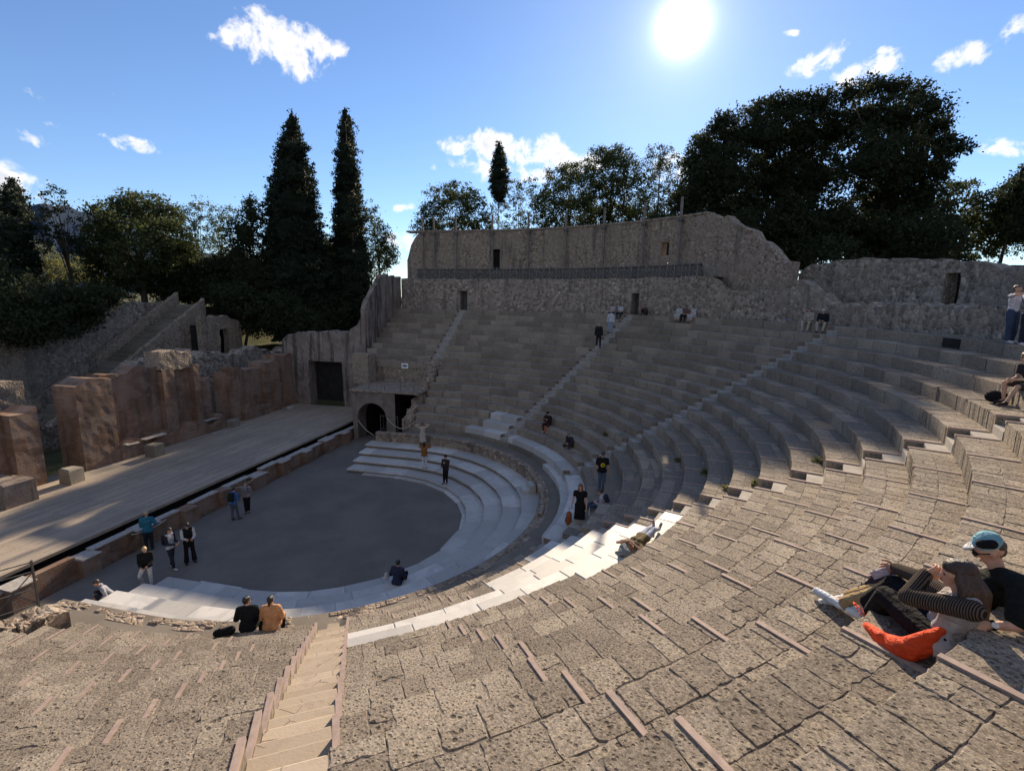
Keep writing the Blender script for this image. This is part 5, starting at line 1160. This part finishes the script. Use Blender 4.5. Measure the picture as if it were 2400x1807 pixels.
for x,z in zz: V.append(c+r_*x+Vector((0,0,z+.009))+f_*.004); V.append(c+r_*x+Vector((0,0,z-.009))+f_*.004)
for k in range(3): F.append((b0+2*k,b0+2*k+1,b0+2*k+3,b0+2*k+2))
mb.add(V,F); mb.build('shirt_emblem',cloth((.75,.6,.04),.8,'yellow_print'),rt)
p=(1.30,11.75,TZ(1)); person('person in pale hooded jacket and jeans sitting with legs stretched along the tier',p,tocam(p)-95,dict(top=(.42,.38,.42),trousers=(.05,.08,.13),hair=(.06,.04,.03),hood=1,topname='jacket',te=.028,pack=(.03,.035,.06),packlabel='dark backpack on the person in the pale hooded jacket'),seat=.12,feet=((-.10,.80,-.02),(.08,.72,.0)),hands=((-.12,.36,.34),(.14,.36,.3)),lean=18,headpitch=-20,hgt=1.58,vox=.016)
p=(-8.9,8.12,TZ(2)); person('person in black with a black headband sitting with an orange bag on the lower tiers',p,inward(p)+25,dict(top=(.03,.022,.022),trousers=(.07,.03,.02),hair=BLK,hat=(.015,.015,.017),shoes=(.55,.55,.55),topname='jacket',te=.03),seat=.12,feet=((-.14,.46,-.38),(.12,.44,-.38)),hands=((-.1,.3,.4),(.12,.3,.42)),headpitch=-25,lean=10,hgt=1.58)
f_=Vector(PT(10.75,137.5,TZ(1)))
mb=MB(); c=Vector(p)+Vector((.42,-.08,-.16)); capsule(mb,c+Vector((0,0,.08)),c-Vector((0,0,.1)),.11,.12); tag(soft('orange_bag',mb,cloth((.36,.12,.06)),None,.02,2),'rust orange bag held between the knees of the person in black','bag')
p=(-6.35,9.75,TZ(1)); person('grey haired person in dark jacket sitting on the tier above the marble bench',p,inward(p)+20,dict(top=(.04,.038,.045),trousers=(.06,.045,.045),hair=(.16,.13,.11),topname='jacket',te=.03),seat=.12,feet=((-.20,.48,-.36),(.16,.5,-.36)),hands=((-.12,.42,.26),(.1,.42,.24)),lean=24,headpitch=-30,hgt=1.6)
mb=MB(); c=Vector(p)+Vector((.42,-.42,-.22)); capsule(mb,c+Vector((0,0,.08)),c-Vector((0,0,.08)),.06,.09); tag(soft('blue_bag',mb,cloth((.03,.19,.42)),None,.02,2),'bright blue bag at the feet of the grey haired sitter','bag')
# person lying on the sunlit marble
A=Vector(PT(TR(6)+.25,57.6,TZ(6)+.02)); B=Vector(PT(TR(6)+.25,64.6,TZ(6)+.02)); ax=(B-A).normalized(); rt_=Vector((-ax.y,ax.x,0)); Z=Vector((0,0,1)); sc=.93
def lp(a,b,z): return A+ax*a*sc+rt_*b*sc+Z*z*sc
J=dict(pel=lp(.78,0,.12),neck=lp(.27,0,.14),head=lp(.13,0,.14),shL=lp(.32,-.18,.12),shR=lp(.32,.18,.12),elL=lp(.12,-.34,.12),elR=lp(.10,.34,.12),wrL=lp(.10,-.10,.24),wrR=lp(.12,.10,.24),hipL=lp(.81,-.085,.11),hipR=lp(.81,.085,.11),knL=lp(1.22,-.10,.20),knR=lp(1.23,.12,.11),anL=lp(1.60,-.06,.08),anR=lp(1.63,.12,.08),toeL=lp(1.64,-.10,.22),toeR=lp(1.68,.14,.20),fd=Z*1.0,hu=-ax)
figure('person in brown top and jeans lying on the sunlit marble, arms behind the head',J,sc,dict(top=(.13,.10,.05),trousers=(.40,.42,.50),hair=(.30,.14,.05),sleeve=.3,shoes=(.30,.24,.27)),None,.013,base=A)
mb=MB(); capsule(mb,lp(-.02,.08,.10),lp(-.16,-.06,.09),.12,.10); capsule(mb,lp(-.1,.1,.08),lp(-.22,.05,.07),.08,.07); tag(soft('backpack',mb,cloth((.20,.22,.22)),None,.012,2),'small grey backpack used as a pillow on the sunlit marble','backpack')
# --- far stair and top rows
p=onto(1402,813,TZ(12)+.19); person('man in black walking down the second stairway',p,tocam(p)+10,dict(top=(.02,.02,.024),trousers=BLK,hair=(.25,.2,.17),hat='bald',te=.03,topname='jacket'),feet=((-.12,.10,-.12),(.1,-.1,.05)),hgt=1.62)
p=onto(1430,781,TZ(15)-.02); person('person in white top and pale jeans on the second stairway',p,tocam(p)-15,dict(top=(.5,.52,.56),trousers=(.24,.33,.44),hair=(.4,.33,.3),topname='shirt',pack=(.05,.05,.06),packlabel='small dark bag on the person in pale jeans on the stairway'),hgt=1.55)
GT='people sitting on the top rows'
def sitp(label,a,k,fit,dy=0,off=.12,**kw):
    r=TR(k)+off; q=PT(r,a,TZ(k)); d_=dict(seat=.12,feet=((-.12,.44,-.37),(.12,.44,-.37)),hands=((-.1,.32,.24),(.12,.32,.26)),lean=14,hgt=1.56,headpitch=-15); d_.update(kw); person(label,q,inward(q)+dy,fit,GT,**d_)
def angk(u,v,k): q=cyl(u,v,TR(k)); return math.degrees(math.atan2(q[1],q[0]))
sitp('dark haired person in white vest top sitting at the top left of the second doorway',angk(1424,742,17)+.3,18,dict(top=(.45,.46,.5),trousers=(.06,.09,.15),hair=BLK,long=.15,sleeve=.1),off=.3)
sitp('person in white T-shirt sitting on the top row beside the second doorway',angk(1437,742,17)-.2,18,dict(top=(.55,.56,.6),trousers=(.03,.04,.05),hair=BLK,sleeve=.3),off=.3)
sitp('person in dull red top resting chin on hands right of the second doorway',angk(1503,738,18)-.2,18,dict(top=(.09,.05,.05),trousers=(.04,.035,.035),hair=(.06,.05,.045),skin=SKIN2),off=.42,hands=((-.06,.30,.52),(.06,.30,.52)),feet=((-.12,.34,.0),(.12,.34,.0)),elp=((-.8,.3,-1),(.8,.3,-1)))
sitp('woman in white dress, leftmost of the three sitting near the top',angk(1574,742,17),18,dict(top=(.5,.5,.5),skirt=(.45,.45,.46),hair=(.07,.045,.03),long=.15,sleeve=.6,sklen=.7),dy=10,off=.15)
sitp('woman in brown top, middle one of the three sitting near the top',angk(1590,743,17),18,dict(top=(.16,.10,.08),trousers=BLK,hair=BLK,long=.2,sleeve=.5),off=.15)
sitp('woman in white dress, rightmost of the three sitting near the top',angk(1607,744,17),18,dict(top=(.52,.5,.5),skirt=(.5,.48,.48),hair=(.03,.02,.015),long=.15,sleeve=.6,sklen=.7),dy=-15,off=.15)
sitp('curly haired person in pale sweater reading with a blue folder on the top row',angk(1862,757,17),18,dict(top=(.40,.34,.30),trousers=(.45,.40,.33),hair=(.10,.06,.04),long=.1,shoes=(.4,.38,.35)),dy=25,off=.15,hgt=1.6)
sitp('white haired person in dark jacket leaning over on the top row',angk(1888,760,17)-.3,18,dict(top=(.02,.02,.028),trousers=(.42,.38,.32),hair=(.45,.43,.4),te=.03,shoes=BLK),dy=35,off=.15,lean=22,hgt=1.6)
c=Vector(PT(TR(18)-.18,angk(1855,745,18),TZ(18)+.2)); mb=MB(); mb.box(c.x-.16,c.x+.16,c.y-.11,c.y+.11,c.z,c.z+.02); tag(mb.build('folder',cloth((.12,.3,.6),.5)),'blue and white folder on the lap of the curly haired reader','folder')
# --- right edge
p=(-.15,23.15,TZ(18)); 
p=PT(23.05,angk(2345,792,18),TZ(18))
person('person in white T-shirt and jeans photographing from the right of the top row',p,tocam(p)+55,dict(top=(.62,.62,.68),trousers=(.05,.075,.13),hair=(.10,.06,.045),sleeve=.3,shoes=(.6,.6,.62),loose=.035,hem=False),hands=((-.02,.35,1.5),(.14,.36,1.48)),hgt=1.66,feet=((-.14,0),(.14,.1)),headpitch=5,vox=.016)
q2=PT(22.95,angk(2392,795,18)-.1,TZ(18)); person('person in white T-shirt and dark trousers cut off by the right edge of the view',q2,tocam(q2)+35,dict(top=(.6,.6,.66),trousers=(.025,.03,.045),hair=(.06,.04,.03),sleeve=.3,shoes=(.6,.6,.6),loose=.03),hands=((-.1,.35,1.35),(.1,.36,1.4)),hgt=1.64,vox=.016)
a_=angk(2372,898,16); q2=PT(TR(16)+.22,a_-.9,TZ(16)); person('person with sunglasses and bare legs sitting near the right edge in the sun',q2,inward(q2)+18,dict(top=(.03,.03,.035),trousers=(.05,.045,.04),tlen=.05,hair=(.14,.09,.05),sleeve=.3,glasses=1,shoes=(.04,.035,.035),skin=cloth((.50,.33,.24),.6,'skin')),seat=.12,feet=((-.22,.62,-.36),(.16,.40,-.37)),hands=((-.12,.46,.24),(.0,.46,.22)),lean=20,hgt=1.66,vox=.014,headpitch=-8,headyaw=12)
q2=PT(TR(17)+.1,angk(2400,850,16)-1.2,TZ(17)); person('blond person sitting at the right edge above the one with sunglasses',q2,inward(q2),dict(top=(.05,.04,.045),trousers=(.3,.25,.2),hair=(.42,.27,.12)),seat=.12,feet=((-.12,.42,-.37),(.12,.42,-.37)),hands=((-.12,.36,.24),(.12,.36,.22)),lean=14,hgt=1.58)
mb=MB(); c=Vector(PT(TR(15)+.35,a_-.3,TZ(15)+.02)); capsule(mb,c+Vector((.05,0,.14)),c+Vector((.12,.15,.12)),.15,.13); tag(soft('backpack',mb,cloth(BLK),None,.016,2),'black backpack between the feet of the sitter with sunglasses','backpack')
# --- foreground couple (joints found from the photo at real distances)
def X(u,v,l): q=CAM+ray(u,v)*l; return Vector(q)
STR=cloth((.05,.038,.03),.9,'striped_knit',None)
def striped():
    k=M('striped_knit',.95,.1); w=k.n('ShaderNodeTexWave'); k.L.new(k.co('Object',(1,1,1),(0,0,0),(0,R(10),R(-30))),w.inputs[0]); w.inputs['Scale'].default_value=22; w.inputs['Distortion'].default_value=1.2; w.inputs['Detail'].default_value=2
    k.col(k.mix(k.ramp(w.outputs[0],.3,.7),(.022,.018,.018),(.13,.10,.08))); k.bump(w.outputs[0],.8,.012); return k.m
J=dict(pel=X(2205,1490,5.22),neck=X(2262,1398,5.05),head=X(2243,1347,5.02),shR=X(2222,1398,5.22),shL=X(2280,1430,4.93),
 elL=X(2128,1398,4.98),wrL=X(2170,1345,5.08),elR=X(2150,1352,5.40),wrR=X(2100,1332,5.55),
 hipL=X(2210,1512,5.14),hipR=X(2200,1478,5.30),knL=X(2078,1398,5.45),knR=X(2100,1372,5.58),anL=X(2042,1452,5.86),anR=X(2022,1425,5.95),toeL=X(1992,1432,5.98),toeR=X(1988,1408,6.08),
 fd=X(2190,1345,5.0)-X(2243,1347,5.02)+Vector((0,0,.012)),hu=Vector((0.15,0,1)))
o_=J['pel']-Vector((0,0,.1)); 
J['hdR']=(X(2062,1328,5.62)-X(2100,1332,5.55))-o_+o_; J['hdL']=X(2215,1335,5.03)-X(2172,1343,5.08)
J={k:v for k,v in J.items()}
for k_ in ('hdR','hdL'): J[k_]=J[k_].normalized()
rw,Jw,ow=figure('woman reclining in front with striped sleeves, pale vest and black trousers',J,1.03,dict(top=cloth((.40,.36,.35),.9,'ribbed_vest'),sleevec=striped(),trousers=(.010,.010,.012),hair=(.045,.024,.018),shoes=(.62,.60,.58),te=.022,loose=.03,flare=.02,tlen=.72,curlL=1.0,curlR=.8,topname='vest',thL=-1),None,.0095,base=o_)
# her loose hair falls down her back
mb=MB(); hd=J['head']-o_
for i in range(9):
    a=(i-4)/4; v0=hd+Vector((.03,.02*a+.02,.05)); v1=hd+Vector((.10+.02*abs(a),.05*a+.05,-.06)); v2=hd+Vector((.13,.06*a+.05,-.15)); v3=hd+Vector((.15+.03*math.sin(i*2.3),.07*a+.06,-.20-.05*abs(math.sin(i*1.7)))); 
    for p0,p1,r0_,r1_ in ((v0,v1,.055,.052),(v1,v2,.052,.042),(v2,v3,.042,.022)): capsule(mb,p0,p1,r0_,r1_,8)
soft('long_hair',mb,cloth((.06,.033,.022),.6,'hair'),rw,.011,2)
# man behind her
J=dict(pel=X(2285,1432,5.72),neck=X(2345,1345,5.42),head=X(2322,1292,5.38),shL=X(2392,1372,5.18),shR=X(2305,1360,5.66),
 elL=X(2385,1468,5.08),wrL=X(2312,1464,5.02),elR=X(2250,1400,5.8),wrR=X(2190,1395,5.85),hipL=X(2290,1450,5.62),hipR=X(2280,1425,5.80),knL=X(2125,1378,5.75),knR=X(2140,1362,5.9),anL=X(1975,1415,6.10),anR=X(1985,1402,6.22),toeL=X(1915,1385,6.28),toeR=X(1925,1412,6.3),
 fd=X(2262,1300,5.40)-X(2322,1292,5.38),hu=Vector((.12,0,1)))
o2_=J['pel']-Vector((0,0,.1)); J['hdL']=(X(2255,1468,5.0)-X(2312,1464,5.02)).normalized(); J['hdR']=Vector((-1,0,-.2))
rm,Jm,om=figure('man reclining behind her in a black T-shirt, khaki trousers and pale blue cap',J,1.03,dict(top=(.012,.014,.013),trousers=(.34,.24,.125),hair=(.05,.035,.028),short=1,shoes=(.62,.64,.68),sleeve=.42,te=.028,loose=.03,tlen=.93,hat=(.20,.40,.46),peak=0,glasses=1,curl=.35),None,.0095,base=o2_)
hd=Jm['head']; fd=Jm['fd']; hu=Jm['hu']; hu=(hu-fd*hu.dot(fd)).normalized(); hr=fd.cross(hu)
mb=MB(); n=10; V=[];F=[]
for i in range(n+1):
    q=-1+2*i/n
    for t_ in (0,1): 
        for dz in (0,.010): V.append(hd+hu*(.068-.02*t_*(1-q*q)+dz)+hr*q*(.078-.018*t_)+fd*(.035+.04*(1-q*q)**.5+.075*t_*(1-q*q*.6)))
for i in range(n):
    a=i*4; b=a+4; F+=[(a,b,b+2,a+2),(a+1,a+3,b+3,b+1),(a+2,b+2,b+3,a+3),(a,a+1,b+1,b)]
mb.add(V,F); mb.build('cap_peak',cloth((.50,.52,.55)),rm,True)
mb=MB()
for s in (-1,1): capsule(mb,hd+hu*.085+hr*s*.060-fd*.035,hd+hu*.095+hr*s*.058+fd*.02,.040,.036)
soft('cap_side_panel',mb,cloth((.012,.012,.014)),rm,.008,1)
mb=MB(); w=Jm['wrL']; e_=Jm['elL']; d_=(w-e_).normalized(); c=w-d_*.035; a_=d_.orthogonal().normalized(); b_=d_.cross(a_); 
mb.tube([c-d_*.011,c+d_*.011],.0335,14); o=mb.build('watch_strap',cloth(BLK,.5),rm,True)
toc=Vector(CAM)-(c+o2_); toc=(toc-d_*toc.dot(d_)).normalized(); mb=MB(); mb.tube([c+toc*.030,c+toc*.039],.021,18); mb.build('watch_face',cloth((.7,.68,.68),.3,'watch_white'),rm)
# phone held out by the woman
c=X(2062,1343,5.56); dx=(X(2075,1338,5.56)-X(2050,1346,5.56)).normalized(); up=Vector((0,0,1)); up=(up-dx*up.dot(dx)).normalized(); nn=dx.cross(up)
mb=MB(); P_=[c+dx*sx*.065+up*sy*.034 for sx,sy in ((-1,-1),(1,-1),(1,1),(-1,1))]; mb.hexa([p-nn*.005 for p in P_],[p+nn*.005 for p in P_],.002); tag(mb.build('phone',cloth((.55,.5,.62),.3,'phone_case')),'pale lilac phone held out by the reclining woman','phone')
# shoe details
for root_,JJ in ((rw,Jw),(rm,Jm)):
    mb=MB(); 
    for s in 'LR':
        a,q=JJ['an'+s],JJ['toe'+s]; up_=(a-JJ['kn'+s]).normalized(); d_=(q-a).normalized(); sd=d_.cross(up_)
        capsule(mb,a+up_*.058-d_*.035,q+up_*.030,.026,.026,8)
        for i in range(4): c=a+d_*(.02+.022*i)-up_*(.018-.005*i); mb.tube([c-sd*.025,c-up_*.008,c+sd*.025],.0035,5)
    mb.build('shoe_soles_and_laces',cloth((.74,.74,.72),.6,'rubber'),root_,True)
# orange tote and dark bag
mb=MB(); Vv=[];n=16
cen=[X(2035,1462,5.60),X(2042,1500,5.42),X(2070,1530,5.26),X(2115,1545,5.16),X(2165,1532,5.14),X(2190,1512,5.14)]
cen=[c+Vector((.0,.0,.075 if 0<i<5 else .03)) for i,c in enumerate(cen)]; rad=[.035,.085,.14,.15,.12,.04]
for a,b,ra,rb in zip(cen,cen[1:],rad,rad[1:]): capsule(mb,a,b,ra*.62,rb*.62,12)
capsule(mb,cen[1]+Vector((.02,-.05,.05)),cen[2]+Vector((0,-.03,.06)),.04,.05); capsule(mb,cen[3]+Vector((0,.02,.05)),cen[4]+Vector((.02,.02,.09)),.06,.05); capsule(mb,cen[4]+Vector((0,0,.05)),cen[5]+Vector((.03,.03,.13)),.05,.03)
ob=soft('tote_bag',mb,cloth((.75,.075,.02),.7,'orange_cloth'),None,.012,3); tag(ob,'bright orange cloth bag lying at the reclining woman’s feet','bag')
mb=MB(); mb.tube([X(2036,1460,5.6),X(2022,1432,5.66),X(2006,1415,5.74),X(2000,1411,5.78)],.006,6); mb.tube([X(2030,1462,5.6),X(2014,1436,5.66),X(2002,1416,5.74),X(2000,1411,5.78)],.005,6); mb.tube([X(2050,1478,5.45),X(2070,1497,5.35),X(2092,1497,5.28)],.012,6); mb.build('handle',cloth((.75,.075,.02),.7,'orange_cloth'),ob,True)
mb=MB(); capsule(mb,X(2060,1365,6.05),X(2100,1352,6.0),.07,.08); capsule(mb,X(2025,1375,6.15),X(2060,1368,6.05),.035,.05)
for i in range(3): mb.tube([X(2010+i*14,1378-i*8,6.1),X(2030+i*14,1352-i*4,6.0),X(2060+i*14,1348,5.95),X(2085+i*9,1362,6.0)],.008,6)
tag(soft('rucksack',mb,cloth((.035,.028,.045)),None,.012,2),'dark rucksack with loose straps behind the couple’s legs','backpack')
# ------------------------------------------------------------------ turn the soft shapes into plain meshes
bpy.context.view_layer.update(); dg=bpy.context.evaluated_depsgraph_get(); import bmesh
for o,fing in PEND:
    me=bpy.data.meshes.new_from_object(o.evaluated_get(dg))
    if fing:
        bm=bmesh.new(); bm.from_mesh(me)
        for f in fing:
            tm=bpy.data.meshes.new('t'); tm.from_pydata(f.V,[],f.F); bm.from_mesh(tm); bpy.data.meshes.remove(tm)
        bm.to_mesh(me); bm.free()
    me.polygons.foreach_set('use_smooth',[True]*len(me.polygons))
    if not me.materials and o.data.materials: me.materials.append(o.data.materials[0])
    o.modifiers.clear(); o.data=me
